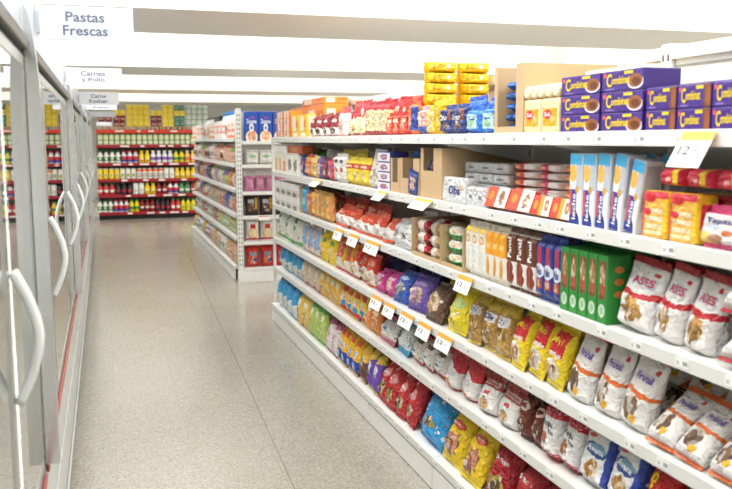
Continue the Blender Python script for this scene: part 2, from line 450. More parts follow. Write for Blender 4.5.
# ------------------------------------------------------------------ gondolas
PEG = None
def gondola(name, label, Y0, n, Yend, double=True, top=2.0):
    g = empty(name, (1.46, Yend, 0)); tag(g, label, 'shelving')
    off = Vector((-1.46, -Yend, 0))
    def B(nm, bs, mat, par=g, bev=0):
        o = boxes(nm, [(b[0]-1.46, b[1]-Yend, b[2], b[3]-1.46, b[4]-Yend, b[5]) for b in bs], mat, par, bev); return o
    lm = pm('f4f4f2', (('r', .08, .25, .3, .6, 'c6c6c6'), ('r', .55, .3, .9, .7, '9c9ea0')), .4, 0)
    for k in range(n):
        ya, yb = Y0+k, Y0+k+1
        for s, z in enumerate(SZ):
            bot = z-.026
            if s < 5:
                sh = B('shelf', [(1.487, ya+.002, bot, 1.93, yb-.002, z)], SHELFW)
                B('price_rail', [(1.472, ya+.001, z-.037, 1.487, yb-.001, z+.004), (1.474, ya+.001, z+.002, 1.479, yb-.001, z+.008)], SHELFW, sh, .0015)
                # tapering bracket arms at each end of the board
                for yy in (ya+.012, yb-.016):
                    bm = bmesh.new(); pts = [(1.50, z-.04), (1.50, bot), (1.93, bot), (1.93, z-(.125 if s == 0 else .07))]
                    a = [bm.verts.new((x-1.46, yy-Yend, zz)) for x, zz in pts]; b = [bm.verts.new((x-1.46, yy+.004-Yend, zz)) for x, zz in pts]
                    bm.faces.new(a); bm.faces.new(b[::-1])
                    for i in range(4): bm.faces.new((a[i], b[i], b[(i+1) % 4], a[(i+1) % 4]))
                    bmesh.ops.recalc_face_normals(bm, faces=bm.faces); obj('bracket', finish(bm, 'bracket', SHELFW), sh)
            else:
                sh = B('shelf', [(1.448, ya+.002, .13, 1.93, yb-.002, z-.001)], SHELFW)
                B('price_rail', [(1.440, ya+.001, .132, 1.452, yb-.001, z+.006)], SHELFW, sh, .002)
            for i in range(5):
                yy = ya+.1+.2*i+R.uniform(-.05, .05); xx = 1.4712 if s < 5 else 1.4392
                zz = z-.030 if s < 5 else z-.028
                me = carton(.055, .001, .028, lm, lm, lm, 0)[0][1] if 'lab' not in MC else MC['lab']
                MC['lab'] = me
                obj('price_label', me, sh, Vector((xx, yy, zz))+off, (0, 0, -PI/2))
        B('plinth', [(1.445, ya+.006, .004, 1.47, yb-.006, .119)], plain('f3f3f1', .4), g, .003)
        B('plinth_shade_strip', [(1.478, ya+.001, .01, 1.484, yb-.001, .1295)], DARK)  # dark strip added behind the plinth, its colour standing in for the void's shade
        B('back_panel', [(1.945, ya+.03, .12, 1.955, yb-.03, top-.02)], plain('e4e3df', .5))
        B('back_groove', [(1.938, ya+.03, top-.07, 1.946, yb-.03, top-.065)], GREY)
        B('top_rail', [(1.925, ya+.02, top-.045, 1.975, yb-.02, top)], SHELFW, g, .003)
    for k in range(n+1):
        y = Y0+k
        up = B('upright', [(1.925, y-.028, 0, 1.985, y+.028, top+.01)], SHELFW, g, .002)
        bm = bmesh.new()
        for i in range(int((top-.2)/.05)):
            zz = .2+i*.05
            for s in (-.014, .014): bx(bm, 1.9225-1.46, y+s-.003-Yend, zz, 1.9255-1.46, y+s+.003-Yend, zz+.024)
        obj('slot_strip', finish(bm, 'slots', DARK), up)
    if double:
        B('rear_shelves', [(1.99, Y0, z-.03, 2.42, Y0+n, z) for z in SZ], SHELFW)
        B('rear_plinth', [(2.40, Y0, 0, 2.42, Y0+n, .12)], OFFW)
    return g, B
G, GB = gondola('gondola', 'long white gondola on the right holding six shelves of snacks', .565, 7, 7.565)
# end trim of the long gondola: side upright strip with slots
GB('end_panel', [(1.50, 7.60, .0, 1.975, 7.612, .13)], OFFW)
GB('end_post', [(1.478, 7.60, .13, 1.503, 7.622, 1.70)], SHELFW)

# ------------------------------------------------------------------ colour kit for lettering
W_, Y_, N_, R_, G_, B_, K_, O_, P_ = (plain(c, .4) for c in ('f6f6f4', 'f2d21e', '23307e', 'c81a24', '1f7a33', '1f56b8', '1c1a1a', 'e87b1c', '6a4aa8'))
def MK(kind, mat, seal=None, **k):
    def f(w, d, h, seed):
        if kind == 'carton': return carton(w, d, h, mat, k.get('side'), k.get('top'), k.get('bev', .003), k.get('text', ()), k.get('flap'))
        if kind == 'tin': return tin(w, h, mat, seal, k.get('neck', 0))
        if kind == 'roll': return roll(w, h, mat, seal, seed)
        if kind == 'wrap': return wrap(w, d, h, mat, seal, seed)
        if k.get('horiz'): return bag(h, d, w, mat, seal, k.get('style', 'flow'), seed, k.get('lump', .05), k.get('text', ()), True, k.get('sealh', .014), True)
        return bag(w, d, h, mat, seal, k.get('style', 'pillow'), seed, k.get('lump', .12), k.get('text', ()), k.get('bottom', True), k.get('sealh', .018))
    return f
def sl(c): return pm(c, (), .3, .5)
# ================================================================== TOP SHELF
ow = pm('f3e9dc', (('r', 0, 0, .28, 1, 'e9742a'), ('r', .62, 0, .74, 1, 'e9742a'), ('r', .3, .44, 1, .52, 'e8a070'), ('c', .5, .25, .2, .2, 9, 'b98a5c', 'e2c9a0')), .4, 0)
orr = pm('ee8a2a', (('r', .1, .15, .45, .85, 'f3e2cd'), ('r', .55, .5, .95, .8, 'd96a1a')), .4, 0)
ora = plain('ec8a2c', .45)
run('orange and white striped snack box', 'snack_box', 'box', 0, 276.5, 289, 2, MK('carton', ow, side=orr, top=ora), 112, d=.10, stack=2)
run('plain orange narrow carton', 'carton', 'box', 0, 289.2, 291.2, 1, MK('carton', ora), 111, d=.1)
yb_ = pm('f6c63a', (('r', .12, .3, .6, .92, 'fbf0cf'), ('r', .2, .06, .8, .22, 'fdf3df'), ('e', .75, .6, .16, .18, 'e58f1e')), .4, 0)
run('yellow biscuit box with cream panel', 'biscuit_box', 'box', 0, 291.5, 307, 2, MK('carton', yb_, top=plain('f0b93a')), 115, d=.12)
tz = run('big orange carton with white panel', 'carton', 'box', 0, 291, 325, 2, MK('carton', orr, top=ora, flap=plain('f4d9b8')), 106.5, d=.2, X0=1.68)
run('big orange carton lying on top', 'carton', 'box', 0, 302, 324.5, 1, MK('carton', orr, top=ora, flap=plain('f4d9b8')), 99, d=.2, X0=1.68, z0=tz)
mar = pm('a02430', (('w', .42, .03, 9, 0, '8e1f2c'), ('R', 0, 0, 1, .36, 'ece6e0'), ('c', .5, .2, .42, .2, 6, '2c2320', '6a4534'), ('r', .2, .6, .8, .74, 'ead7d2')))
run('maroon topped sweet bag with white foot', 'sweet_bag', 'bag', 0, 309.5, 336.5, 4, MK('bag', mar, sl('9a2530')), 113, d=.07, lean=14, rows=2, rowgap=.02)
wp_ = pm('f3e6e0', (('c', .5, .4, .4, .35, 7, 'e58a86', 'f6efe8'), ('w', .82, .03, 8, 0, 'd8505a')))
run('pale pink wafer bag', 'wafer_bag', 'bag', 0, 336, 345, 1, MK('bag', wp_, sl('d8626a')), 105, d=.07, lean=8)
crm = pm('efe6b8', (('c', .3, .2, .2, .16, 5, 'caa36a', 'b07c45'), ('c', .72, .22, .22, .16, 5, 'c99d60', 'a8733c'), ('w', .74, .05, 14, 1, 'c22a38')))
run('cream sponge cake bag with red bow', 'cake_bag', 'bag', 0, 345, 362, 2, MK('bag', crm, sl('c8323c'), style='stand', sealh=.03), 108, d=.085, lean=4)
run('white and red net bag standing behind', 'sweet_bag', 'bag', 0, 350, 366, 2, MK('bag', wp_, sl('c8323c')), 101, d=.06, X0=1.60, lean=4)
crd = pm('e6d6a8', (('c', .5, .45, .4, .4, 8, 'c8a468', 'efe3bd'), ('w', .8, .02, 8, 0, 'c2303a'), ('R', 0, 0, 1, .1, 'b82a3a')))
run('tall cream pasta bag with red ends', 'pasta_bag', 'bag', 0, 362, 383, 3, MK('bag', crd, sl('b82a36'), style='flow'), 101, d=.06, lean=3)
orx = pm('e8542c', (('c', .5, .4, .38, .38, 7, 'f2b08a', 'e86a3a'), ('r', .2, .62, .8, .82, 'f7d9bd'), ('R', .86, 0, 1, 1, 'cc2a2a')))
run('orange and red snack pack standing', 'snack_pack', 'pack', 0, 384, 405, 3, MK('bag', orx, sl('cf2e2c'), style='flow'), 113, d=.055, lean=2)
rdb = pm('d2262c', (('c', .5, .45, .36, .3, 6, 'e86a5a', 'b81a22'), ('r', .25, .65, .75, .78, 'f0c9b8')))
run('tall red snack bag behind', 'snack_bag', 'bag', 0, 379, 405, 4, MK('bag', rdb, sl('c81e28')), 97, d=.08, X0=1.60, lean=4)
run('red and orange bag lying on top', 'snack_bag', 'bag', 0, 394, 414, 1, MK('bag', orx, sl('e8542c'), horiz=True, lump=.14), 94, d=.1, X0=1.7, z0=0)
obp = pm('ee7f3c', (('r', .5, .1, 1, .95, '2f4f9c'), ('c', .3, .4, .3, .35, 6, 'f2c9a0', 'e05a2c')))
run('orange and blue leaning packet', 'snack_pack', 'pack', 0, 406, 414, 1, MK('bag', obp, sl('e8703a'), style='flow'), 102, d=.06, rolls=[5])
pbp = pm('eeb2a6', (('R', 0, 0, 1, .3, '35509a'), ('c', .5, .6, .4, .3, 7, 'e0706a', 'f6d8c8')))
run('pink packet with blue foot', 'snack_pack', 'pack', 0, 415, 424, 1, MK('bag', pbp, sl('e8a8a0'), style='flow'), 107, d=.06)
ypp = pm('f0c86a', (('c', .5, .4, .4, .4, 6, 'f2a08a', 'f7e2b0'), ('R', 0, 0, 1, .07, 'e8b81c')))
run('yellow packet with pink picture', 'snack_pack', 'pack', 0, 424, 431, 1, MK('bag', ypp, sl('f0c21c'), style='flow'), 108, d=.06)
yel = pm('f4c714', (('r', .55, .35, .68, .75, 'f3ead2'), ('r', .05, .2, .14, .8, 'e8ab10'), ('e', .3, .5, .12, .2, 'e39a12')))
yen = pm('f4c714', (('c', .5, .5, .35, .4, 5, 'e8877a', 'f6e3b0'),))
run('upright yellow flow pack', 'biscuit_pack', 'pack', 0, 431.5, 437.5, 1, MK('bag', yel, sl('f4c714'), style='flow'), 96, d=.1)
ya = Yat(432, XF+.08, 1.8); yd = Yat(421, XF+.08, 1.8)-ya; hs = (Zat(64, 1.7, ya)-SZ[0])/7
yv = [bag(hs*1.02, yd*.95, .168, yel, sl('eab90c'), 'flow', sd, .05, (), True, .012, True) for sd in (1.3, 4.1, 7.7)]
for dx in (0, 1):
    z = SZ[0]
    for k in range(7):
        o_, hh, _ = put(yv[(k+dx) % 3], 'biscuit_pack', (XF+.155+.18*dx, ya, z), 0, 0, 0, fit('bright yellow lying biscuit pack', ['front pile' if dx == 0 else 'rear pile', LAYER[k]], SN[0]+' '+WHERE), 'pack', 'yellow biscuit packs piled on the top shelf')
        z += hh+.001
nav = pm('2a3a78', (('c', .6, .28, .3, .22, 4, '4a3428', '8a6a50'), ('r', .7, .5, .95, .95, '8a5a50')))
run('navy cookie pack with grey lettering', 'cookie_pack', 'pack', 0, 438, 461, 2, MK('bag', nav, sl('2c4a94'), style='flow', text=(('Ondo', .1, .5, .7, .74, W_),)), 105, d=.07, lean=4)
lbl = pm('2d7fd6', (('r', .16, .12, .84, .8, 'bcdcea'), ('e', .5, .35, .25, .16, '9cc9a0'), ('r', .3, .52, .7, .6, '2a6f8c')))
run('light blue wafer bag', 'wafer_bag', 'bag', 0, 461, 494, 2, MK('bag', lbl, sl('2468c8'), style='flow'), 106, d=.07, lean=6, jl=2)
dbl = pm('2a68c4', (('r', .2, .3, .8, .7, '1f4a9a'), ('e', .5, .5, .2, .2, '4a8fe0')))
run('dark blue bag tucked behind', 'wafer_bag', 'bag', 0, 458, 490, 3, MK('bag', dbl, sl('2a5fc0'), lump=.16), 96, d=.08, X0=1.605, lean=4)

def display(label, s, pa, pb, t, cut, depth=.4, X0=1.497, circle=False):
    """an open-fronted cardboard display box on a shelf; cut: (left jamb, right jamb, sill) as shares"""
    zb = SZ[s]; ya, yb2 = Yat(pa, X0, zb), Yat(pb, X0, zb); h = Zat(t, X0, ya)-zb; w = ya-yb2; th = .006
    g = empty('display_box', (X0, (ya+yb2)/2, zb+.0008)); tag(g, label, 'box')
    def Q(nm, x0, y0, z0, x1, y1, z1): return boxes(nm, [(x0, y0, z0, x1, y1, z1)], CARD, g)
    Q('bottom', 0, -w/2, 0, depth, w/2, th)
    Q('side_panel', th, w/2-th, th, depth-th, w/2, h); Q('side_panel', th, -w/2, th, depth-th, -w/2+th, h)
    Q('rear_panel', depth-th, -w/2, th, depth, w/2, h)
    l, r, sill = cut
    fp = Q('front_panel', 0, -w/2, th, th, w/2, h*sill)
    boxes('jamb', [(0, w/2-w*l, h*sill, th, w/2, h)], CARD, fp); boxes('jamb', [(0, -w/2, h*sill, th, -w/2+w*r, h)], CARD, fp)
    if circle:
        bm = bmesh.new(); k = 28
        ri = [[bm.verts.new((r_*math.cos(2*PI*i/k), -.0008*1, r_*math.sin(2*PI*i/k))) for i in range(k)] for r_ in (.026, .034)]
        for i in range(k): bm.faces.new((ri[0][i], ri[0][(i+1) % k], ri[1][(i+1) % k], ri[1][i]))
        bx(bm, -.004, -.001, -.018, .004, -.0004, .012)
        obj('printed_mark', finish(bm, 'printed_mark', plain('4a3a2c', .8)), g, (depth*.32, -w/2, h*.62))
    return g, w, h
display('tall cardboard display box holding blue bags, top shelf of right gondola', 0, 494, 522.5, 68, (.1, .24, .12))
run('blue bag inside tall cardboard display', 'wafer_bag', 'bag', 0, 498, 515, 1, MK('bag', dbl, sl('2a5fc0'), horiz=True, style='pillow', lump=.15), 80, d=.12, X0=1.512, stack=5, z0=.007)
crk = pm('f1dcae', (('r', .1, .22, .9, .72, 'f5a626'), ('e', .36, .56, .24, .13, 'd8343c'), ('c', .66, .42, .2, .16, 5, 'f2c470', 'e8a838'), ('r', .05, .08, .95, .12, 'd7b98a'), ('r', .05, .16, .95, .19, 'd7b98a')), .35, .3)
tz = run('pale cracker pack with orange label', 'cracker_pack', 'pack', 0, 523, 559, 2, MK('carton', crk, side=sl('efd9ad'), top=sl('f3e2bd'), bev=.01, text=(('Sol', .2, .5, .52, .62, W_),)), 99, d=.08)
rol = pm('f3e6c8', (('r', 0, .0, 1, .5, 'efdcb2'), ('r', .2, .55, .8, .8, 'f8f1e0')), .35, .3)
run('pale sleeve of round crackers', 'cracker_sleeve', 'pack', 0, 523, 559, 5, MK('roll', rol, sl('f4ead6')), None, h=.16, d=.05, z0=tz, lean=90)
trc = pm('f2dfb4', (('m', 9, .33, 'e0b878', 'efd3a0'), ('r', 0, .8, 1, 1, 'f6ead0')), .35, .3)
run('see-through tray of pale crackers', 'cracker_tray', 'pack', 0, 583, 640, 4, MK('carton', trc, bev=.012), 68, d=.12, X0=1.70)
pur = pm('4a2f86', (('r', 0, 0, .04, 1, '3a2470'), ('e', .82, .38, .185, .34, 'e8e4ea'), ('e', .82, .44, .165, .32, '9a5c34'), ('e', .84, .40, .10, .2, '6a3a22'), ('r', .55, .78, .76, .92, 'e6cf2a'), ('r', .04, .7, .12, .88, 'd8586a'), ('r', .1, .08, .32, .15, '8a74b8')), .3, .1)
pur2 = pm('4a2f86', (('r', .80, .0, 1, 1, '7a4a34'), ('e', .92, .5, .07, .4, '9a5c34'), ('r', .56, .78, .78, .92, 'e6cf2a'), ('r', .04, .7, .13, .88, 'd8586a'), ('r', .1, .08, .32, .15, '8a74b8')), .3, .1)
PT = (('C', .13, .22, .26, .86, Y_), ('ombinat', .26, .34, .7, .72, Y_))
ps = plain('3d2676', .35)
run('purple cake box with dipped cake picture', 'cake_box', 'box', 0, 559, 599, 1, MK('carton', pur, side=ps, top=ps, text=PT), 76.5, d=.13, stack=3)
run('long purple cake box with dipped cake', 'cake_box', 'box', 0, 599, 642, 1, MK('carton', pur, side=ps, top=ps, text=PT), 71, d=.13, stack=3)
run('purple bar box with brown edge', 'cake_box', 'box', 0, 644, 793, 4, MK('carton', pur2, side=ps, top=ps, text=PT), 83, d=.13, stack=2)
run('purple cake box in rear stack', 'cake_box', 'box', 0, 662, 740, 2, MK('carton', pur2, side=ps, top=ps, text=PT), 83, d=.13, X0=1.68, stack=3)

# ================================================================== SECOND SHELF
wy = pm('f2ece0', (('r', .3, .1, .7, .75, 'f0b24a'), ('r', 0, 0, .1, 1, 'e2dcd0')), .4, 0)
wo = pm('f2e6de', (('r', .2, .1, .85, .6, 'ee9a6a'), ('c', .5, .3, .3, .25, 6, 'e07a4a', 'f2c8a0')), .4, 0)
tz = run('white box with yellow stripe', 'snack_box', 'box', 1, 274.5, 282, 2, MK('carton', wy), 153, d=.1)
run('white box with orange picture', 'snack_box', 'box', 1, 282, 286.5, 1, MK('carton', wo), 153, d=.1)
run('white carton lying above striped boxes', 'carton', 'box', 1, 274.5, 286, 1, MK('carton', pm('f5f3ee', (('r', 0, .45, 1, .55, 'e5ddd0'),), .4, 0)), 145.5, d=.1, z0=tz+.003)
wk = pm('f1efe9', (('r', 0, .9, 1, 1, 'dcd4c8'), ('c', .5, .45, .45, .4, 7, '5a5048', '9a8f84')), .4, 0)
run('white box with dark biscuit print', 'biscuit_box', 'box', 1, 287, 298, 2, MK('carton', wk), 153, d=.1)
run('brick red carton lying above', 'carton', 'box', 1, 287, 302, 1, MK('carton', pm('a8502c', (('r', .3, .2, .7, .8, 'c8743c'),), .4, 0)), 145, d=.12, z0=.175)
for i, (p0, p1, desc, b, o2, sc) in enumerate([(299.5, 304, 'navy packet with red edge', '2f3a7c', 'c83c3a', '3a4484'), (304, 310, 'orange packet with red top', 'e89a4a', 'd23a34', 'd23a34'), (310, 316, 'pale yellow pasta packet', 'ecc878', 'e0a050', 'eed28a'),
                                      (316, 321, 'violet packet with beige picture', '7a5a9a', 'e2c8a0', '6a4a94'), (321, 326, 'dark plum packet', '6a2a44', 'c85a6a', '5a2038'), (326, 331.5, 'rose red packet with purple foot', 'd05060', '8a4a9c', 'c83a48')]):
    mt = pm(b, (('c', .5, .35, .4, .3, 6, o2, 'f0d8b0'), ('r', .1, .62, .9, .72, o2)))
    run(desc, 'snack_pack', 'pack', 1, p0, p1, 1, MK('bag', mt, sl(sc), style='flow'), 155+i*.8, d=.06, lean=4, rolls=[4])
run('bright green bag lying on packets', 'sweet_bag', 'bag', 1, 308, 322, 1, MK('bag', pm('4fae3a', (('m', 6, .4, '6cc84a', '3a8f2c'),)), sl('46a034'), lump=.2), 148, d=.08, X0=1.60, lean=20)
wr_ = pm('efece8', (('e', .5, .8, .3, .08, '4a4a52'), ('e', .5, .45, .22, .08, 'c83a44'), ('r', .2, .08, .8, .3, 'dcd2cc')))
run('white flow pack with red dots', 'biscuit_pack', 'pack', 1, 332.5, 343.5, 2, MK('bag', wr_, sl('e8e4e0'), style='flow'), 154, d=.06)
yr = pm('f0d23c', (('r', 0, .62, 1, .84, 'cf3a2c'), ('c', .5, .3, .35, .25, 6, 'e0a04a', 'f2e0a0'), ('r', .15, .68, .85, .78, 'f4e3c0')))
run('yellow biscuit pack with red band', 'biscuit_pack', 'pack', 1, 344, 366, 3, MK('bag', yr, sl('f0d840'), style='flow'), 158, d=.07, lean=2)
run('plain yellow bag above the rear row', 'biscuit_bag', 'bag', 1, 337, 362, 2, MK('bag', pm('f2d93a', (('e', .5, .5, .25, .3, 'e3c12a'),)), sl('f2d93a'), lump=.16), 149, d=.08, X0=1.60)
clr = pm('e4e0da', (('c', .5, .3, .42, .25, 7, 'b0a090', 'd8ccc0'), ('c', .6, .7, .25, .12, 5, 'e89a8a', 'f0c0b0')))
run('clear cellophane bag of pale biscuits', 'biscuit_bag', 'bag', 1, 366.5, 377, 1, MK('bag', clr, sl('e8e6e2'), style='stand'), 147, d=.07, lean=5, rolls=[4])
bwb = pm('e8e2e6', (('c', .5, .45, .45, .4, 5, 'd0604a', '3a62b0'), ('r', 0, .88, 1, 1, '4a4a94')), .4, 0)
run('small boxed sweets with blue side', 'sweet_box', 'box', 1, 377.5, 390, 1, MK('carton', bwb, side=plain('3a3f8c')), 149, d=.11, stack=4)
display('low narrow cardboard tray between sweet boxes and circle box', 1, 390.5, 399.5, 158, (.18, .2, .3))
run('glass-clear jar in the narrow tray', 'jar', 'jar', 1, 393.6, 396.6, 1, MK('tin', pm('efe8dc', (('r', 0, .3, 1, .7, 'd8c8b0'),), .2, 0), WHITE, neck=.6), 183, d=.05, X0=1.52, z0=.007)
display('brown cardboard box printed with dark circle, second shelf of right gondola', 1, 400, 419, 158, (.12, .3, .45), circle=True)
run('blue bag stuffed in circle box', 'wafer_bag', 'bag', 1, 406, 411, 1, MK('bag', dbl, sl('2a62c4'), lump=.2), 151, d=.07, X0=1.56, z0=.007)
run('navy and orange packet leaning out', 'cookie_pack', 'pack', 1, 407.5, 417, 1, MK('bag', pm('34458c', (('c', .5, .35, .4, .3, 6, 'e89a6a', 'f0d8c8'), ('r', .2, .6, .8, .8, 'd8b8b0')), .3), sl('2a3a80'), style='flow'), 172, d=.008, X0=1.488, rolls=[8])
display('tall cardboard display with cut window, second shelf beside silver packs', 1, 420.5, 441.5, 148, (.12, .38, .55), depth=.38)
run('navy pack inside cut window display', 'cookie_pack', 'pack', 1, 425.5, 430, 1, MK('bag', nav, sl('2c4a94')), 153, d=.09, X0=1.52, z0=.007)
sil = pm('dcdee0', (('e', .55, .45, .3, .22, 'c8ccd0'), ('e', .82, .6, .1, .12, 'e8c8b0')), .22, .8)
sil2 = pm('d8dadb', (('r', .3, .4, .7, .6, '8a8f96'),), .22, .8)
run('big silver foil pack with blue lettering', 'foil_pack', 'pack', 1, 442, 466, 1, MK('carton', sil, bev=.012, text=(('Oba', .3, .32, .78, .66, N_),)), 178, d=.06, lean=5)
run('small silver foil pack', 'foil_pack', 'pack', 1, 466, 485, 2, MK('carton', sil2, bev=.01), 187.5, d=.06)
run('silver foil pack in the stack behind', 'foil_pack', 'pack', 1, 464, 507, 3, MK('carton', sil2, bev=.012), 163.5, d=.1, X0=1.60, stack=4, jy=4)
tr = pm('ece4dc', (('R', 0, 0, .5, 1, 'df4a32'), ('e', .24, .55, .12, .22, 'ee8a2c'), ('c', .75, .5, .17, .5, 4, '8a5c3a', 'a87a50')), .32, .1)
tm = pm('efe8e2', (('R', 0, 0, .4, 1, 'd8432f'), ('e', .2, .5, .1, .24, 'f0962c'), ('R', .4, .0, .6, 1, 'f0a03c'), ('c', .78, .5, .15, .45, 4, '9a6a40', 'b88a5a')), .32, .1)
run('red and white toast box tilted forward', 'toast_box', 'box', 1, 486, 533, 2, MK('carton', tr), 193, d=.05, lean=20)
run('red orange and white toast box', 'toast_box', 'box', 1, 532, 572, 2, MK('carton', tm), 201, d=.05, lean=16)
for (p0, p1, c1, nm) in ((485, 509, 'd8483a', 'red'), (509, 533, 'd03a6a', 'magenta'), (533, 569, 'ee8434', 'orange')):
    st = pm('f0ece8', (('R', 0, 0, .5, 1, c1), ('r', .08, .3, .3, .7, 'f2b080')), .32, .1)
    run(f'{nm} ended flat toast pack', 'toast_pack', 'pack', 1, p0+26, p1+26, 1, MK('bag', st, sl(c1), horiz=True, lump=.04), 160-(p0-485)*.04, d=.14, X0=1.60, stack=6)
tall = pm('eef0f2', (('R', .55, .5, 1, .84, 'c3c7d2'), ('R', 0, .84, 1, 1, '4aaee0'), ('R', .05, .0, .62, .5, '2a44a4'), ('e', .2, .02, .7, .22, '27388c'), ('e', .3, .72, .3, .12, 'f0bd5a'), ('r', .02, .14, .25, .48, 'd05a6c'), ('e', .66, .5, .16, .05, 'd8a44a')), .3, .2)
tside = pm('dfe3ea', (('r', .12, .32, .88, .95, 'b4b9c8'),), .25, .1)
LT = (('leche', .28, .08, .58, .44, W_, 1),)
for i, (p0, p1, rl, t, d_) in enumerate([(568.5, 581, 0, 148, 'bolt upright'), (582, 594, 1, 148, 'second along'), (595.5, 608, 4, 150, 'slightly tilted'), (611, 623, 8, 154, 'tilted, near leaning pair'), (627, 639.5, 12, 160, 'most slanted, nearest red packs')]):
    run(f'tall blue white milk cracker pack {d_}', 'cracker_pack', 'pack', 1, p0, p1, 1, MK('carton', tall, side=tside, bev=.006, text=LT), t, d=.07, rolls=[rl], X0=1.497+.003*i)
run('grey sided cracker pack behind', 'cracker_pack', 'pack', 1, 598, 668, 5, MK('carton', tall, side=tside, top=tside, bev=.006), 150, d=.07, X0=1.60, rolls=[2, 3, 5, 12, 14], gap=.7)
ry = pm('eab04a', (('R', 0, 0, .12, 1, 'd83a4a'), ('R', .88, 0, 1, 1, 'f2c82c'), ('r', .14, .08, .86, .16, 'f4e0b0'), ('r', .18, .2, .84, .3, 'f0d8b0'), ('r', .18, .36, .84, .46, 'f0d8b0'), ('r', .18, .52, .84, .62, 'f2d8b0'), ('R', 0, .84, 1, 1, 'd8384a'), ('e', .3, .84, .24, .09, 'd02030'), ('e', .22, .55, .16, .07, 'd8283a')), .3, .5)
run('red and yellow biscuit tray pack', 'biscuit_pack', 'pack', 1, 641, 697, 2, MK('carton', ry, side=pm('eec02e', (('r', .2, .3, .8, .8, 'd83a4a'),), .3, .4), bev=.012), 193, d=.07, lean=3)
rl_ = pm('d83a52', (('R', .62, 0, .9, 1, 'f2cc2a'), ('r', .3, .3, .56, .5, 'f0b0b0'), ('e', .2, .5, .14, .4, 'c02038')), .3, .5)
run('red and yellow pack lying across top', 'biscuit_pack', 'pack', 1, 655, 780, 4, MK('bag', rl_, sl('e84a4a'), horiz=True), None, h=.05, d=.1, X0=1.50, z0=.155)
run('red yellow pack in the rear row', 'biscuit_pack', 'pack', 1, 690, 760, 3, MK('carton', ry, bev=.012), 195, d=.09, X0=1.60)
lop = pm('f3ecec', (('w', .9, .01, 6, 0, 'e0508c'), ('e', .18, .12, .25, .2, 'f2d478'), ('e', .7, .34, .13, .1, 'c8744a'), ('e', .45, .14, .16, .14, 'b8876a'), ('e', .45, .5, .2, .06, 'bcd0ee')), .3, .5)
run('white pink edged biscuit pack', 'biscuit_pack', 'pack', 1, 698, 796, 2, MK('bag', lop, sl('e0508c'), style='flow', lump=.05, text=(('Tapitas', .2, .56, .85, .78, N_),)), 211, d=.06, lean=12, X0=1.49)

# ================================================================== THIRD SHELF
wb = pm('efeeea', (('R', 0, 0, 1, .45, 'd8d6d0'), ('c', .5, .2, .48, .24, 9, '3c3a38', '77746e'), ('r', 0, .48, 1, .52, 'c8c4bc')), .4, 0)
run('small white box with black print', 'snack_box', 'box', 2, 275.6, 297.8, 4, MK('carton', wb), 182.5, d=.1, stack=2)
tag(boxes('card_divider', [(1.50, Yat(300, 1.5, 1.1), 1.0915, 1.88, Yat(300, 1.5, 1.1)+.006, 1.31)], CARD), 'brown card divider beside small white boxes, third shelf', 'divider')
run('bright blue slim packet', 'snack_pack', 'pack', 2, 300.5, 305, 1, MK('bag', pm('4aaee0', (('r', .2, .3, .8, .6, '8fd0ee'),)), sl('3aa0d8'), style='flow'), 187, d=.06, rolls=[5])
run('orange red slim packet', 'snack_pack', 'pack', 2, 305, 310, 1, MK('bag', pm('dc7a4a', (('c', .5, .4, .4, .4, 6, 'f0c8a0', 'c84a34'),)), sl('d8603c'), style='flow'), 192, d=.06, rolls=[3])
yo = pm('efbf50', (('c', .5, .6, .35, .3, 6, 'e8843a', 'f4dca0'), ('r', .1, .1, .9, .25, 'f3d67a'), ('r', .8, 0, 1, 1, 'e89a5a')))
run('yellow and orange noodle packet', 'noodle_pack', 'pack', 2, 310, 329, 4, MK('bag', yo, sl('eeb84a'), style='flow'), 192, d=.06, rolls=[3, 4, 3, 2])
ro = pm('f0ebe6', (('w', .52, .05, 12, 1, 'e4502e'), ('c', .5, .75, .36, .2, 6, 'f0813c', 'd83a2a'), ('c', .5, .22, .35, .2, 6, 'c8a8a0', 'e8e0dc')))
run('white sweet bag with orange red top', 'sweet_bag', 'bag', 2, 334, 393, 7, MK('bag', ro, sl('e2502e'), lump=.2, sealh=.025), None, h=.15, d=.085, lean=22, jl=5, jy=6, nvar=3)
rs = pm('c83a30', (('c', .5, .5, .42, .38, 5, 'e8d8d0', 'e86a3c'), ('r', .1, .7, .9, .8, 'f0a070')))
run('red sweet bag heaped behind', 'sweet_bag', 'bag', 2, 325, 385, 6, MK('bag', rs, sl('b83030'), lump=.22), None, h=.19, d=.085, X0=1.60, lean=12, jl=6, nvar=3, z0=.0)
sb = pm('dfe0e0', (('m', 7, .36, 'f2f2f0', '8d9094'), ('c', .5, .4, .3, .2, 5, '77706a', 'c0b8b0')), .25)
run('silvery sweet bag with grey print', 'sweet_bag', 'bag', 2, 393, 410.5, 2, MK('bag', sb, sl('d8dada'), lump=.2), None, h=.16, d=.085, lean=22, nvar=2)
run('silver bag behind silvery sweet bags', 'sweet_bag', 'bag', 2, 414, 428, 1, MK('bag', sb, sl('d8dada'), lump=.22), None, h=.2, d=.09, X0=1.60, lean=8)
def tray(label, p0, p1, h):
    z = SZ[2]; ya, yb2 = Yat(p0, XF, z), Yat(p1, XF, z); w = ya-yb2; g = empty('display_tray', (XF, (ya+yb2)/2, z+.0008)); tag(g, label, 'tray')
    for nm, q in (('bottom', (0, -w/2, 0, .3, w/2, .004)), ('side_panel', (0, w/2-.005, .004, .3, w/2, h)), ('side_panel', (0, -w/2, .004, .3, -w/2+.005, h)),
                  ('rear_panel', (.295, -w/2+.005, .004, .3, w/2-.005, h)), ('front_panel', (0, -w/2+.005, .004, .004, w/2-.005, .02))): boxes(nm, [q], CARD, g)
tray('cardboard tray of red and white wrapped alfajores, third shelf', 411.5, 440, .19)
tray('cardboard tray of green wrapped alfajores, third shelf', 440.5, 462.5, .19)
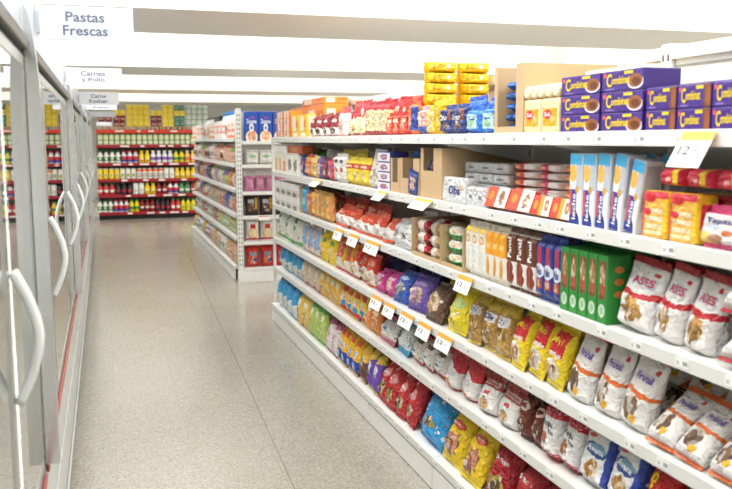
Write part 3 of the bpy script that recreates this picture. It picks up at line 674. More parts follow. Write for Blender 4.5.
wrr = pm('efe9e0', (('R', .80, 0, 1, 1, 'c8323a'), ('e', .3, .4, .2, .2, 'd8c8b0')), .3)
wrk = pm('f0ece2', (('R', .7, 0, 1, 1, 'c8a070'), ('r', 0, 0, .12, 1, '4a3a34')), .3)
wrg = pm('efece4', (('R', 0, 0, 1, .45, '3f9a44'), ('e', .7, .7, .2, .2, 'd8c0a0')), .3)
run('white alfajor wrapped with red end', 'wrapped_biscuit', 'sweet', 2, 413.5, 425.5, 1, MK('wrap', wrr, sl('d8404a')), None, h=.058, d=.075, X0=1.507, stack=3, z0=.006, rows=2)
run('white alfajor wrapped with tan end', 'wrapped_biscuit', 'sweet', 2, 426.5, 438.5, 1, MK('wrap', wrk, sl('e8dcc8')), None, h=.058, d=.075, X0=1.507, stack=3, z0=.006, rows=2)
run('alfajor in green and white wrapper', 'wrapped_biscuit', 'sweet', 2, 443, 460.5, 1, MK('wrap', wrg, sl('4aa44c')), None, h=.06, d=.08, X0=1.507, stack=3, z0=.006, rows=2)
def flow3(desc, p0, p1, n, t0, base, ops, sealc, text=(), d=.055):
    run(desc, 'wafer_pack', 'pack', 2, p0, p1, n, MK('bag', pm(base, ops, .3, .3), sl(sealc), style='flow', lump=.04, text=text), t0, d=d, rows=1)
    run(desc+' behind', 'wafer_pack', 'pack', 2, p0+14, p1+14, n, MK('bag', pm(base, ops, .3, .3), sl(sealc), style='flow', lump=.04), t0-3, d=d, X0=XF+d+.008)
flow3('white wafer pack with gold rings', 464.2, 484, 3, 222, 'efece4', (('e', .5, .72, .32, .09, 'd8a05a'), ('e', .5, .72, .2, .05, 'efe6d8'), ('r', .1, .86, .9, .97, 'f0c84a'), ('r', .2, .12, .8, .5, 'dfe4de')), 'f0ead8')
flow3('orange topped sponge finger pack', 484, 504, 3, 227, 'efe8da', (('R', 0, .5, 1, .96, 'f2a832'), ('e', .55, .28, .24, .2, 'dca04e'), ('r', .2, .64, .8, .74, 'f6d080')), 'f4ecd8')
flow3('brown and white sole biscuit pack', 504, 534, 3, 231, 'eee8e2', (('R', 0, .48, 1, .97, '6e3f2c'), ('e', .5, .36, .34, .13, '8a3c2c'), ('e', .54, .19, .36, .14, '8a3c2c')), '6a3e2e', (('Panal', .3, .55, .72, .92, W_, 1),))
flow3('navy and red cookie pack', 534, 560, 3, 238, '33408f', (('R', .3, .56, .7, .9, 'b8384a'), ('e', .5, .47, .5, .13, 'dfe3f0'), ('R', .14, .16, .86, .33, 'a8453c'), ('c', .5, .24, .36, .1, 6, '8a5a3c', 'c88a50')), '2f4aa8', (('Nix', .18, .40, .82, .54, N_),))
gn = (('R', .16, .36, .84, .92, '7a4a34'), ('c', .5, .7, .4, .25, 8, 'c89a5c', '8a5a34'), ('r', .2, .42, .8, .56, 'a8503c'), ('e', .5, .19, .34, .1, 'cfe0c8'), ('e', .5, .19, .2, .06, '9cc49c'))
gm = pm('2c8a38', gn, .3, .2)
run('green nut bar box', 'bar_box', 'box', 2, 560, 607, 5, MK('carton', gm, side=pm('2a8034', (('e', .5, .8, .2, .05, 'c87a3c'), ('e', .5, .62, .2, .05, 'c87a3c'), ('e', .5, .44, .2, .05, 'c87a3c')), .3, .1), top=plain('2a8a36'), bev=.004), 251, d=.09)
run('green nut bar box behind', 'bar_box', 'box', 2, 582, 628, 5, MK('carton', gm, top=plain('2a8a36')), 246, d=.09, X0=1.60)
ad = pm('f0eeec', (('e', .55, .27, .3, .17, 'eee9e2'), ('c', .52, .3, .38, .26, 4, '6a3f20', 'e0b060'), ('w', .50, .025, 5, 2, 'c8222e'), ('w', .585, .025, 5, 2, 'f0eeec'), ('e', .78, .9, .08, .035, 'c8222e'), ('r', .2, .68, .84, .82, 'c9cfe6')), .28)
AT = (('ASES', .24, .69, .8, .81, R_),)
run('white cookie bag with red band', 'cookie_bag', 'bag', 2, 613, 652, 1, MK('bag', ad, sl('a81c28'), style='stand', lump=.09, text=AT, bottom=False, sealh=.022), 262, d=.095, lean=9, rolls=[5])
run('twin white cookie bag with red band', 'cookie_bag', 'bag', 2, 651, 712, 2, MK('bag', ad, sl('a81c28'), style='stand', lump=.09, text=AT, bottom=False, sealh=.022), 271, d=.095, lean=9, rolls=[6, 6])
run('white red banded bag behind pair', 'cookie_bag', 'bag', 2, 645, 730, 3, MK('bag', ad, sl('a81c28'), style='stand', lump=.09, bottom=False), 270, d=.09, X0=1.63, lean=6)
run('white red banded bag lying flat', 'cookie_bag', 'bag', 2, 713, 800, 2, MK('bag', ad, sl('a81c28'), style='stand', lump=.09, text=AT), None, h=.21, d=.085, lean=58, X0=1.485, stack=2)

# ================================================================== FOURTH SHELF
wg = pm('e6e8dc', (('R', 0, 0, 1, .14, '5cae48'), ('c', .6, .4, .36, .3, 6, 'f0e6d8', 'd8c8b0'), ('R', 0, .8, .45, 1, '2f7a3c'), ('e', .3, .62, .2, .1, '3f8f48')))
run('white rice cake bag with green foot', 'rice_cake_bag', 'bag', 3, 276, 300, 3, MK('bag', wg, sl('eef0e6')), 212, d=.075, lean=6)
owb = pm('e8ddd6', (('r', .1, .55, .5, .95, 'e0885c'), ('c', .4, .3, .35, .25, 6, 'e8703c', 'f2c8b0'), ('r', .55, .2, .95, .9, '8fb4dc')))
run('orange white and blue snack bag', 'snack_bag', 'bag', 3, 300, 317.5, 3, MK('bag', owb, sl('d89a7a')), 216, d=.075, lean=6)
yg = pm('f2cd2c', (('c', .5, .3, .4, .26, 6, 'f4e4b0', 'e0a840'), ('e', .6, .62, .2, .08, '5ca03c'), ('w', .76, .04, 9, 0, 'f4dc1c')))
run('yellow puff bag with green leaf', 'puff_bag', 'bag', 3, 319, 335, 2, MK('bag', yg, sl('f4d81c'), lump=.16), 224, d=.09, lean=12)
ryb = pm('e4503c', (('R', 0, 0, 1, .34, 'efe9e2'), ('c', .5, .62, .4, .28, 6, 'f07a3c', 'd02c2c'), ('R', .84, .1, 1, 1, 'f2c22a'), ('r', .05, .2, .35, .45, '58a6dc')))
run('red yellow and white puff bag', 'puff_bag', 'bag', 3, 336, 351.5, 2, MK('bag', ryb, sl('e0402c'), lump=.16), 238, d=.09, lean=14)
rob = pm('f0e8e0', (('w', .48, .06, 11, 0, 'e84a2e'), ('c', .5, .72, .4, .2, 5, 'f0863c', 'd83a30'), ('c', .5, .24, .4, .2, 6, 'e0a860', 'f0e0c8')))
run('white puff bag with red orange top', 'puff_bag', 'bag', 3, 351.5, 375, 3, MK('bag', rob, sl('e8582e'), lump=.18), 252, d=.09, lean=16, jl=4)
mg = pm('d63a94', (('c', .5, .42, .42, .4, 5, 'f0a8cc', 'e8d0a0'), ('r', .2, .66, .8, .8, 'f2c0dc')))
run('magenta puff bag', 'puff_bag', 'bag', 3, 375.5, 394, 2, MK('bag', mg, sl('c82f86'), lump=.16), 272, d=.09, lean=20)
bb = pm('3a62c0', (('c', .5, .36, .45, .34, 4, 'e8e2d8', '4a3f6a'), ('e', .5, .75, .3, .08, 'c8d8f2')))
run('royal blue puff bag', 'puff_bag', 'bag', 3, 395.5, 409, 1, MK('bag', bb, sl('2f52ac'), lump=.15), 274, d=.10, lean=26)
vb = pm('6c4fb0', (('c', .5, .4, .45, .4, 5, 'e8c88a', 'a878c0'), ('r', .2, .72, .8, .84, 'b8a0dc')))
run('violet puff bag with yellow shapes', 'puff_bag', 'bag', 3, 409.5, 428, 1, MK('bag', vb, sl('5a3f9c'), lump=.15), 280, d=.10, lean=26)
brn = pm('6a4c3a', (('c', .5, .42, .48, .45, 4, 'd8b88a', 'a88258'),))
run('brown bag of pale biscuits', 'biscuit_bag', 'bag', 3, 428.5, 446, 1, MK('bag', brn, sl('5a4234'), lump=.15), 285, d=.10, lean=24)
run('deep purple bag in rear row', 'puff_bag', 'bag', 3, 366, 385, 2, MK('bag', pm('7a2a6e', (('c', .5, .4, .4, .3, 5, 'b05a9a', '5a1c54'),)), sl('6a2460'), lump=.2), 252, d=.09, X0=1.63, lean=8)
run('dark navy bag in rear row', 'puff_bag', 'bag', 3, 386, 440, 4, MK('bag', pm('26366e', (('c', .5, .4, .4, .3, 5, '4a6aa0', '1a2550'),)), sl('1f2d60'), lump=.2), 258, d=.09, X0=1.63, lean=8)
yy = pm('f2dc22', (('e', .5, .62, .3, .14, 'c8dc8a'), ('c', .5, .3, .38, .2, 5, 'e8c83a', 'f6ec9a'), ('e', .3, .4, .12, .1, 'c0d86a')))
run('bright yellow snack bag', 'snack_bag', 'bag', 3, 447.5, 468.5, 1, MK('bag', yy, sl('f2e02a'), lump=.16), 291, d=.10, lean=20)
run('yellow snack bag in rear row', 'snack_bag', 'bag', 3, 440, 490, 3, MK('bag', yy, sl('f2e02a'), lump=.2), 281, d=.09, X0=1.64, lean=8)
gc = pm('b98f4c', (('c', .5, .3, .48, .34, 6, 'e0b860', '8a6430'), ('r', .12, .54, .88, .74, 'ece6e6'), ('w', .8, .03, 11, 0, 'e0c04a')), .22)
run('clear bag of golden biscuits', 'biscuit_bag', 'bag', 3, 469, 512, 3, MK('bag', gc, sl('e0c050'), lump=.15, text=(('Chip', .22, .57, .8, .71, N_),)), 300, d=.10, lean=16, jl=3)
yr2 = pm('f4d820', (('R', .14, .5, .86, .95, 'd8262c'), ('e', .5, .24, .36, .2, 'efe4d8'), ('c', .5, .22, .36, .2, 5, '8a5030', 'd0a060'), ('r', .2, .48, .8, .55, 'f2dcd0')), .28)
run('yellow bag with big red panel', 'cookie_bag', 'bag', 3, 513, 569, 3, MK('bag', yr2, sl('f2d61c'), lump=.1, text=(('Mini', .25, .72, .75, .84, Y_),)), 319, d=.09, lean=16, rolls=[4, 5, 6], rows=2)
fo = pm('f0edea', (('c', .42, .27, .34, .25, 4, '5a3f2c', '8a6a50'), ('e', .62, .12, .12, .06, 'f0b83a'), ('w', .46, .02, 5, 1, 'e2702c'), ('w', .53, .02, 5, 1, 'f0edea'), ('e', .8, .86, .07, .04, 'c8323c'), ('r', .22, .66, .8, .78, 'dcd2e6')), .28)
FT = (('Frutal', .24, .67, .78, .77, P_),)
run('white orange banded cookie bag standing', 'cookie_bag', 'bag', 3, 569, 651, 3, MK('bag', fo, sl('d8662a'), style='stand', lump=.07, text=FT, bottom=False, sealh=.022), 345, d=.085, lean=13, rolls=[5, 6, 7])
run('white orange banded bag tipped back', 'cookie_bag', 'bag', 3, 641, 815, 5, MK('bag', fo, sl('d8662a'), style='stand', lump=.07, text=FT), None, h=.222, d=.072, lean=48, X0=1.485, rolls=[5, 4, 3, 2, 2])
run('orange banded bag lying behind', 'cookie_bag', 'bag', 3, 650, 800, 4, MK('bag', fo, sl('d8662a'), style='stand', lump=.1, horiz=True), None, h=.19, d=.075, lean=70, X0=1.70, stack=2, z0=.0)

# ================================================================== FIFTH SHELF
bl = pm('e0ebee', (('w', .42, .06, 7, 1, '3aa4dc'), ('w', .85, .03, 7, 0, '2a86c8'), ('c', .5, .2, .4, .18, 6, 'f0e4c8', 'c8d8c0')))
run('blue topped puffed rice bag', 'rice_bag', 'bag', 4, 278.5, 300, 4, MK('bag', bl, sl('2f92d0')), 246, d=.075, lean=6, rolls=[6, 6, 6, 6])
be = pm('dcc8b0', (('c', .5, .35, .42, .35, 7, 'b88a64', 'ecdcc4'), ('R', 0, 0, 1, .1, 'c0383c'), ('r', .3, .6, .7, .8, 'eee4da')))
run('clear beige biscuit bag with red foot', 'biscuit_bag', 'bag', 4, 300, 318, 3, MK('bag', be, sl('d8c8b8')), 262, d=.075, lean=6, rolls=[5, 5, 5])
go = pm('eab648', (('c', .5, .35, .4, .34, 6, 'f2dca0', 'c8903a'), ('r', .2, .64, .8, .84, 'f4e6c0')))
run('golden yellow crisp bag', 'crisp_bag', 'bag', 4, 318, 338, 4, MK('bag', go, sl('f0c040')), 272, d=.075, lean=6, rolls=[4, 4, 4, 4])
rw = pm('efd04a', (('R', 0, 0, 1, .2, 'd0303a'), ('c', .5, .5, .42, .26, 6, 'f2ece6', 'e0a08a'), ('r', .1, .74, .9, .92, 'd8383a'), ('r', .6, .2, .9, .4, '3a9ad0')))
run('yellow crisp bag with red ends', 'crisp_bag', 'bag', 4, 339.5, 364, 4, MK('bag', rw, sl('f0c83a')), 288, d=.08, lean=10, rolls=[3, 4, 5, 6])
ob = pm('ec8a3c', (('c', .5, .4, .42, .36, 6, 'f6d8b0', 'e06a2c'), ('r', .2, .66, .8, .8, 'f6e0c4')))
run('orange crisp bag', 'crisp_bag', 'bag', 4, 364, 379, 2, MK('bag', ob, sl('f0b23a')), 305, d=.08, lean=14, rolls=[6, 6])
pw = pm('eae6e2', (('m', 9, .4, 'd87a8a', '9ab48a'), ('e', .5, .5, .28, .2, 'eef0f2'), ('e', .5, .5, .12, .08, '6a9ac8'), ('R', 0, 0, 1, .12, 'd06a80')))
run('pink and white mottled gummy bag', 'gummy_bag', 'bag', 4, 379.5, 397, 1, MK('bag', pw, sl('d86a84'), lump=.16), 322, d=.09, lean=26)
pt = pm('e2e8ea', (('m', 9, .4, '58b0d8', 'a8b89a'), ('e', .5, .5, .26, .2, 'f0f2f2'), ('R', 0, 0, 1, .16, '3fa8dc')))
run('white gummy bag with sky blue foot', 'gummy_bag', 'bag', 4, 397.5, 411, 1, MK('bag', pt, sl('2f9ad0'), lump=.16), 328, d=.09, lean=24)
pk = pm('ece8e2', (('m', 9, .42, '94a070', 'c85a50'), ('e', .5, .35, .26, .16, 'f2f2f0'), ('e', .5, .35, .1, .07, '6a9ac8'), ('r', .2, .72, .8, .86, '5a4a40')))
run('white gummy bag with leafy print', 'gummy_bag', 'bag', 4, 411.5, 443, 3, MK('bag', pk, sl('c8403c'), lump=.15), 343, d=.09, lean=16, rolls=[6, 6, 6])
run('dark plum bag in rear row', 'gummy_bag', 'bag', 4, 356, 436, 6, MK('bag', pm('4a2338', (('c', .5, .4, .4, .3, 5, '8a3a5a', '2c1420'),)), sl('3a1a2c'), lump=.2), None, h=.2, d=.09, X0=1.62, lean=8)
rt = pm('eeeae8', (('w', .62, .07, 5, 1, 'd0303a'), ('c', .4, .1, .4, .12, 5, 'e8a23a', 'd8702c'), ('e', .5, .42, .25, .08, 'dcd6dc'), ('R', 0, 0, 1, .06, 'c8303a')))
run('tall white bag with red crown', 'cookie_bag', 'bag', 4, 443.5, 474, 2, MK('bag', rt, sl('c82a36'), style='stand', lump=.08, sealh=.03, bottom=False), 355, d=.085, lean=9, rolls=[8, 8])
rc = pm('eeebe8', (('R', 0, .68, 1, 1, 'b03a34'), ('r', .1, .74, .9, .88, 'd8cfc8'), ('r', .35, .48, .62, .58, 'c8323a'), ('c', .5, .22, .4, .22, 5, 'a87848', 'd8b080')), .28)
run('white chip cookie bag with brick top', 'cookie_bag', 'bag', 4, 475, 515, 2, MK('bag', rc, sl('a83430'), style='stand', lump=.07, bottom=False, text=(('Pampa', .16, .76, .84, .86, R_),)), 383, d=.09, lean=14)
run('red white bag crammed in rear row', 'cookie_bag', 'bag', 4, 445, 510, 4, MK('bag', rs, sl('a82c2c'), lump=.2), None, h=.21, d=.09, X0=1.64, lean=6)
ch = pm('6e2f22', (('c', .5, .36, .42, .3, 5, 'a8643c', '3c1c14'), ('e', .5, .78, .34, .12, 'e0c8b8'), ('e', .5, .78, .22, .07, '7a2f22')), .22)
run('dark chocolate brown biscuit bag', 'biscuit_bag', 'bag', 4, 516, 541, 2, MK('bag', ch, sl('4a2018'), lump=.14), 398, d=.085, lean=12, rows=2)
hq = pm('ecebea', (('w', .8, .012, 9, 0, 'cc2a3a'), ('R', 0, 0, 1, .12, 'cc2a3a'), ('c', .34, .34, .26, .2, 5, '8a4a2c', 'b8764a'))+tuple(('e', .08+.14*i+.07*(k % 2), v, .03, .012, 'f0cdd0') for i in range(7) for k, v in enumerate((.03, .08, .87, .93))), .3)
run('white bag with red spotted ends', 'cookie_bag', 'bag', 4, 541.5, 577, 2, MK('bag', hq, sl('c8283a'), style='flow', lump=.06, text=(('Hojas', .14, .55, .72, .7, K_), ('Finas', .5, .46, .85, .54, K_))), 404, d=.085, lean=11, rolls=[5, 6], rows=2)
bo = pm('eeeeee', (('R', .85, 0, 1, 1, '2f4aa8'), ('R', 0, 0, .1, .2, '2a52b0'), ('e', .48, .62, .38, .13, '2a4a94'), ('e', .55, .66, .28, .09, '7fb0cc'), ('c', .46, .26, .32, .24, 6, 'd8a040', 'a8702c'), ('e', .3, .85, .12, .04, 'd04a4a')), .28)
run('white biscuit bag with navy side', 'biscuit_bag', 'bag', 4, 579, 640, 2, MK('bag', bo, sl('e8e8e8'), style='flow', lump=.06, text=(('Avena', .2, .57, .76, .68, W_),)), 424, d=.08, lean=14, rolls=[7, 7])
o9 = pm('c8282a', (('R', 0, 0, 1, .35, '8a1f1c'), ('c', .5, .18, .42, .2, 6, 'c88a4a', '6a3018'), ('e', .5, .2, .3, .06, 'ece2d8')), .24)
run('red biscuit bag with golden nine', 'biscuit_bag', 'bag', 4, 641, 800, 4, MK('bag', o9, sl('a81e20'), lump=.1, text=(('9', .26, .52, .5, .86, Y_), ('ORO', .44, .44, .8, .58, Y_))), 440, d=.095, lean=16, rows=2)
run('dark blue and red bag behind', 'biscuit_bag', 'bag', 4, 622, 650, 2, MK('bag', pm('2b3f8c', (('c', .5, .4, .4, .3, 5, 'a83a3a', '1a2a60'),)), sl('24387c'), lump=.2), None, h=.21, d=.09, X0=1.63, lean=6)

# ================================================================== BOTTOM SHELF
X5 = 1.466
run('blue topped rice snack bag', 'rice_bag', 'bag', 5, 277, 297, 4, MK('bag', bl, sl('2f92d0')), 277, d=.085, lean=10, rolls=[6, 6, 6, 6], X0=X5)
yl = pm('ecc860', (('c', .5, .4, .42, .36, 6, 'f4e6b0', 'd0a040'), ('r', .2, .66, .8, .82, 'f6ecc8')))
run('pale yellow crisp bag', 'crisp_bag', 'bag', 5, 296.5, 309, 2, MK('bag', yl, sl('e8c050')), 297, d=.085, lean=10, rolls=[5, 5], X0=X5)
gl = pm('b8d068', (('c', .5, .35, .42, .3, 6, 'e8ecb8', '8ab04a'), ('e', .55, .72, .25, .1, 'eef2d8'), ('w', .86, .02, 9, 0, '5cac3c')))
run('lime green crisp bag', 'crisp_bag', 'bag', 5, 309.5, 325, 3, MK('bag', gl, sl('6ab83e')), 306, d=.085, lean=12, rolls=[4, 4, 4], X0=X5)
wpk = pm('e8dede', (('c', .5, .4, .42, .36, 6, 'f0e8e4', 'd09aa8'), ('w', .8, .03, 9, 0, 'b05a80')))
run('white and rose crisp bag', 'crisp_bag', 'bag', 5, 325.5, 338, 2, MK('bag', wpk, sl('a84a74')), 320, d=.085, lean=12, X0=X5)
bya = pm('f0bc2c', (('R', 0, 0, 1, .34, '2c4ca8'), ('c', .5, .5, .36, .2, 6, 'dfe6f0', '8aa0c8'), ('r', .2, .74, .8, .9, 'd8483c'), ('e', .5, .18, .24, .1, 'b8c8e8')))
run('yellow snack bag with blue foot', 'snack_bag', 'bag', 5, 339.5, 360, 4, MK('bag', bya, sl('f0b428')), 332, d=.085, lean=16, rolls=[5, 5, 5, 5], X0=X5)
bra = pm('6a4436', (('R', 0, .5, 1, 1, 'e8b83a'), ('c', .5, .5, .36, .2, 6, 'e0e4ec', '9aa8c0')))
run('brown and yellow snack bag', 'snack_bag', 'bag', 5, 360.5, 367, 1, MK('bag', bra, sl('e8b83a')), 346, d=.085, lean=16, X0=X5)
vp = pm('6f46ac', (('c', .5, .5, .36, .26, 6, 'c8b8e0', '4a2f8a'), ('w', .74, .03, 9, 0, 'e0c04a'), ('e', .5, .55, .26, .12, 'd8dcf0')))
run('purple snack bag with yellow top', 'snack_bag', 'bag', 5, 367.5, 380, 2, MK('bag', vp, sl('d8b83a')), 354, d=.085, lean=16, X0=X5)
rb = pm('c02a30', (('c', .5, .26, .44, .24, 6, 'c8a05a', '5a3a20'), ('e', .48, .6, .3, .12, 'd88a86'), ('m', 5, .16, 'e0605a', 'a82028'), ('e', .3, .86, .1, .05, 'e0a09a')), .24)
run('glossy red candy bag', 'candy_bag', 'bag', 5, 384.5, 422, 4, MK('bag', rb, sl('b0202a'), lump=.17, text=(('Surtido', .22, .56, .76, .64, W_),)), 366, d=.10, lean=24, jl=3, nvar=4, X0=X5, rolls=[3, 3, 2, 2])
run('glossy red candy bag in rear row', 'candy_bag', 'bag', 5, 368, 408, 4, MK('bag', rb, sl('b0202a'), lump=.2), None, h=.27, d=.09, X0=1.64, lean=10, nvar=2)
lb = pm('2f9ada', (('m', 5.5, .34, 'e8eef2', '1f5aa8'), ('c', .5, .34, .3, .16, 4, 'e8c84a', '2c3a50'), ('e', .4, .72, .2, .08, '49b8ee')), .26)
run('sky blue marshmallow bag', 'candy_bag', 'bag', 5, 422.5, 450, 1, MK('bag', lb, sl('2488cc'), lump=.16), 392, d=.12, lean=26, X0=X5)
run('sky blue bag in rear row', 'candy_bag', 'bag', 5, 410, 432, 1, MK('bag', lb, sl('1f70b8'), lump=.2), None, h=.27, d=.1, X0=1.66, lean=10)
ye = pm('f2ce24', (('c', .5, .3, .45, .28, 4, '4a3020', 'e89a7a'), ('e', .5, .66, .3, .08, 'd8362c'), ('e', .5, .66, .26, .06, 'e8705a'), ('m', 4, .2, 'f6e04a', 'e8a83c')), .26)
run('yellow chocolate sweet bag', 'candy_bag', 'bag', 5, 451, 492, 2, MK('bag', ye, sl('f0d428'), lump=.15, text=(('Mogul', .3, .63, .7, .69, W_),)), 416, d=.11, lean=28, X0=X5, rolls=[5, 4])
run('yellow sweet bag in rear row', 'candy_bag', 'bag', 5, 434, 462, 1, MK('bag', ye, sl('f0d428'), lump=.2), None, h=.27, d=.1, X0=1.66, lean=10)
dr = pm('a81c26', (('c', .56, .26, .44, .26, 5, '5a4a1c', 'c8b060'), ('e', .48, .66, .32, .1, 'c83a44'), ('m', 5, .15, 'c84a50', '8a1018')), .22)
run('crimson bag of dark sweets', 'candy_bag', 'bag', 5, 493, 570, 3, MK('bag', dr, sl('98161f'), lump=.15, text=(('Delicia', .2, .62, .76, .7, W_),)), 432, d=.11, lean=26, X0=X5, rolls=[3, 3, 3])
run('crimson sweet bag in rear row', 'candy_bag', 'bag', 5, 470, 560, 4, MK('bag', dr, sl('98161f'), lump=.2), None, h=.27, d=.1, X0=1.66, lean=8)


# ================================================================== price cards hooked on the rails
CARDW = plain('f6f4ef', .5); CARDO = plain('f0a63c', .5)
def card(s, p0, p1, lab, L=.085, tilt=32, txt='12'):
    z = SZ[s]+.002; X = 1.4665; ya, yb2 = Yat(p0, X, z), Yat(p1, X, z); w = ya-yb2
    bm = bmesh.new(); bx(bm, -w/2, -.001, -L*.74, w/2, .001, 0)
    root = obj('price_card', finish(bm, 'price_card', CARDW), None, (X, (ya+yb2)/2, z), (rad(-tilt), 0, -PI/2))
    # the card hangs from its orange strip; its foot stands out into the aisle
    for v in root.data.vertices: v.co.z -= L*.26
    tag(root, lab, 'price tag', 'price cards hooked on shelf rails')
    boxes('header_strip', [(-w/2, -.001, -L*.26, w/2, .001, 0)], CARDO, root)
    dk = plain('4a4a4c', .6)
    obj('lettering', lettering(lambda u, v: ((u-.5)*w, -.0017, -L+L*.8*v), [(txt, .15, .42, .5, .74, dk), ('-', .62, .55, .74, .6, dk)]), root)
card(0, 684, 717, 'large white and orange price card on top shelf rail under purple boxes', L=.105, tilt=30)
for i, (s, a, b, l) in enumerate([(1, 315, 322, 'small price card under colourful packets, second shelf rail'), (1, 379, 388, 'price card below stacked small sweet boxes, second shelf rail'), (1, 417, 433, 'wide price card below cut window display, second shelf rail'),
    (2, 336, 343.5, 'price card on third shelf rail, leftmost of three under red sweets'), (2, 350, 359, 'price card on third shelf rail, middle of three under red sweets'), (2, 367, 380, 'price card on third shelf rail, last of three, under silvery bags'), (2, 459, 473, 'price card below white wafer packs, third shelf rail'),
    (3, 373, 383, 'price card on fourth shelf rail under white puff bags'), (3, 386, 396, 'price card on fourth shelf rail under magenta and blue bags'), (3, 402, 414, 'price card on fourth shelf rail under violet bag'), (3, 420, 432, 'price card on fourth shelf rail under brown bag'), (3, 439, 453, 'price card on fourth shelf rail under bright yellow bag')]):
    card(s, a, b, l, L=.075 if s > 1 else .07, tilt=22 if s > 1 else 48)

# ================================================================== second gondola and its end unit
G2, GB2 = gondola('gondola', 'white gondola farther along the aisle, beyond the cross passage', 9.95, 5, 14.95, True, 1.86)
NW = 'of far gondola'
def run2(s, items, W=NW):
    tot = sum(n*w for _, n, w, _, _, _, _ in items); k = 4.96/tot; Y = 14.92
    kinds = []; order = []
    for it in items:
        desc, n, w, h, mk, name, lean = it
        kinds.append([mk(w*k*.95, min(.12, w*k*.6), h*1.06 if s in (0, 5) else min(h*1.06, .222 if s > 1 else .235), R.random()*9) for _ in range(2)])
    left = [it[1] for it in items]; q = 0     # small clusters of each kind, the far kinds first
    while sum(left):
        live = [a for a in range(len(items)) if left[a]][:3]; a = live[q % len(live)]; q += 1
        for _ in range(min(2, left[a])): order.append(a); left[a] -= 1
    cnt = [0]*len(items)
    for a in order:
        desc, n, w, h, mk, name, lean = items[a]; i = cnt[a]; cnt[a] += 1
        lab = fit(desc, [ORD[i]+' of its kind from left'] if n > 1 else [], SN[s]+' '+W)
        put(kinds[a][i % 2], name, (XF if s < 5 else 1.466, Y-w*k/2, SZ[s]), -PI/2, lean, 0, lab, 'box' if 'box' in name else 'bag', f'{desc}s on the {SN[s]} {W}')
        Y -= w*k
def bg(base, *ops, sc=None, **k): return MK('bag', pm(base, ops), sl(sc or base), **k)
pinkop = ('c', .5, .45, .42, .36, 6, 'e0806a', 'f2dcc0')
run2(0, [('white and orange toast box', 6, .24, .2, MK('carton', pm('f2e6dc', (('R', 0, 0, 1, .2, 'e88a4a'), ('r', .1, .4, .9, .55, 'e8706a'), ('r', .2, .7, .6, .85, 'f0a860')), .35, .1)), 'toast_box', 0),
         ('white toast box with pink stripes', 4, .3, .22, MK('carton', pm('f4eee8', (('r', 0, .3, 1, .42, 'f0b0a0'), ('r', 0, .65, 1, .75, 'ee9a8a'), ('e', .8, .5, .1, .12, 'd02a34')), .35, .1)), 'toast_box', 0),
         ('white bread bag with loaf picture', 3, .34, .27, bg('f0eef0', ('c', .6, .35, .4, .34, 5, 'd8844a', 'e8b080'), ('r', .08, .2, .3, .6, '6a86c8'), sc='f0f0f2'), 'bread_bag', 6)])
run2(1, [('brown and pink packet', 5, .22, .2, bg('c89a90', ('r', .1, .2, .9, .5, '7a4a3c'), ('r', .1, .6, .9, .8, 'f0d8d0')), 'snack_pack', 4), ('white packet with dark print', 4, .24, .22, bg('eeeae6', ('c', .5, .4, .4, .3, 6, '4a3a34', 'a89a90')), 'snack_pack', 4),
         ('green and rose biscuit bag', 4, .24, .24, bg('e0b8a0', ('w', .6, .05, 8, 0, '8aa84a'), ('c', .5, .3, .4, .28, 6, 'd8706a', 'f0d0b0')), 'biscuit_bag', 6), ('salmon coloured bread roll bag', 4, .3, .23, bg('e8c0a0', ('c', .5, .5, .46, .46, 4, 'e07a4c', 'f0d8c0'), ('w', .8, .02, 8, 0, 'd86a5a')), 'bread_bag', 6)])
run2(2, [('mauve wrapped packet', 5, .22, .22, bg('b8a0b0', ('c', .5, .4, .4, .3, 6, '6a4a6a', 'e8d8dc')), 'snack_pack', 4), ('navy and black packet', 4, .22, .23, bg('2a2a4a', ('r', .1, .2, .9, .6, '5a4a6a'), ('r', .2, .7, .8, .8, '8a7a9a')), 'snack_pack', 4),
         ('orange red slim pack', 3, .18, .22, bg('e8702c', ('r', .3, .2, .7, .9, 'f0b050')), 'snack_pack', 4), ('pastel green and pink bag', 5, .26, .23, bg('e8dcd0', ('c', .4, .35, .4, .3, 6, 'e89ab0', 'b8cc8a'), ('w', .8, .03, 8, 0, 'a8c060')), 'biscuit_bag', 6), ('violet topped green bag', 3, .28, .24, bg('b8c07a', ('w', .62, .06, 8, 0, '6a5a9a'), ('c', .5, .3, .4, .24, 5, 'e8d8a0', '8aa04a')), 'biscuit_bag', 6)])
run2(3, [('orange and yellow packet', 5, .2, .2, bg('e8a04a', ('r', .1, .2, .9, .5, 'f0d080')), 'snack_pack', 4), ('white and red packet', 4, .22, .21, bg('f0e8e4', ('r', .1, .1, .9, .4, 'd8605a')), 'snack_pack', 4), ('blue and purple packet', 4, .22, .22, bg('5a62b0', ('c', .5, .4, .4, .3, 6, 'c8b8d8', '3a3f8a')), 'snack_pack', 4),
         ('beige and grey biscuit bag', 5, .26, .23, bg('d8ccb8', ('c', .5, .4, .42, .34, 6, '8a7a6a', 'f0e6d4')), 'biscuit_bag', 6), ('brick red bread bag', 4, .3, .24, bg('d8805a', ('c', .5, .45, .46, .4, 4, 'c8503a', 'f0c8a0'), ('w', .8, .03, 9, 0, 'efe0d8')), 'bread_bag', 6)])
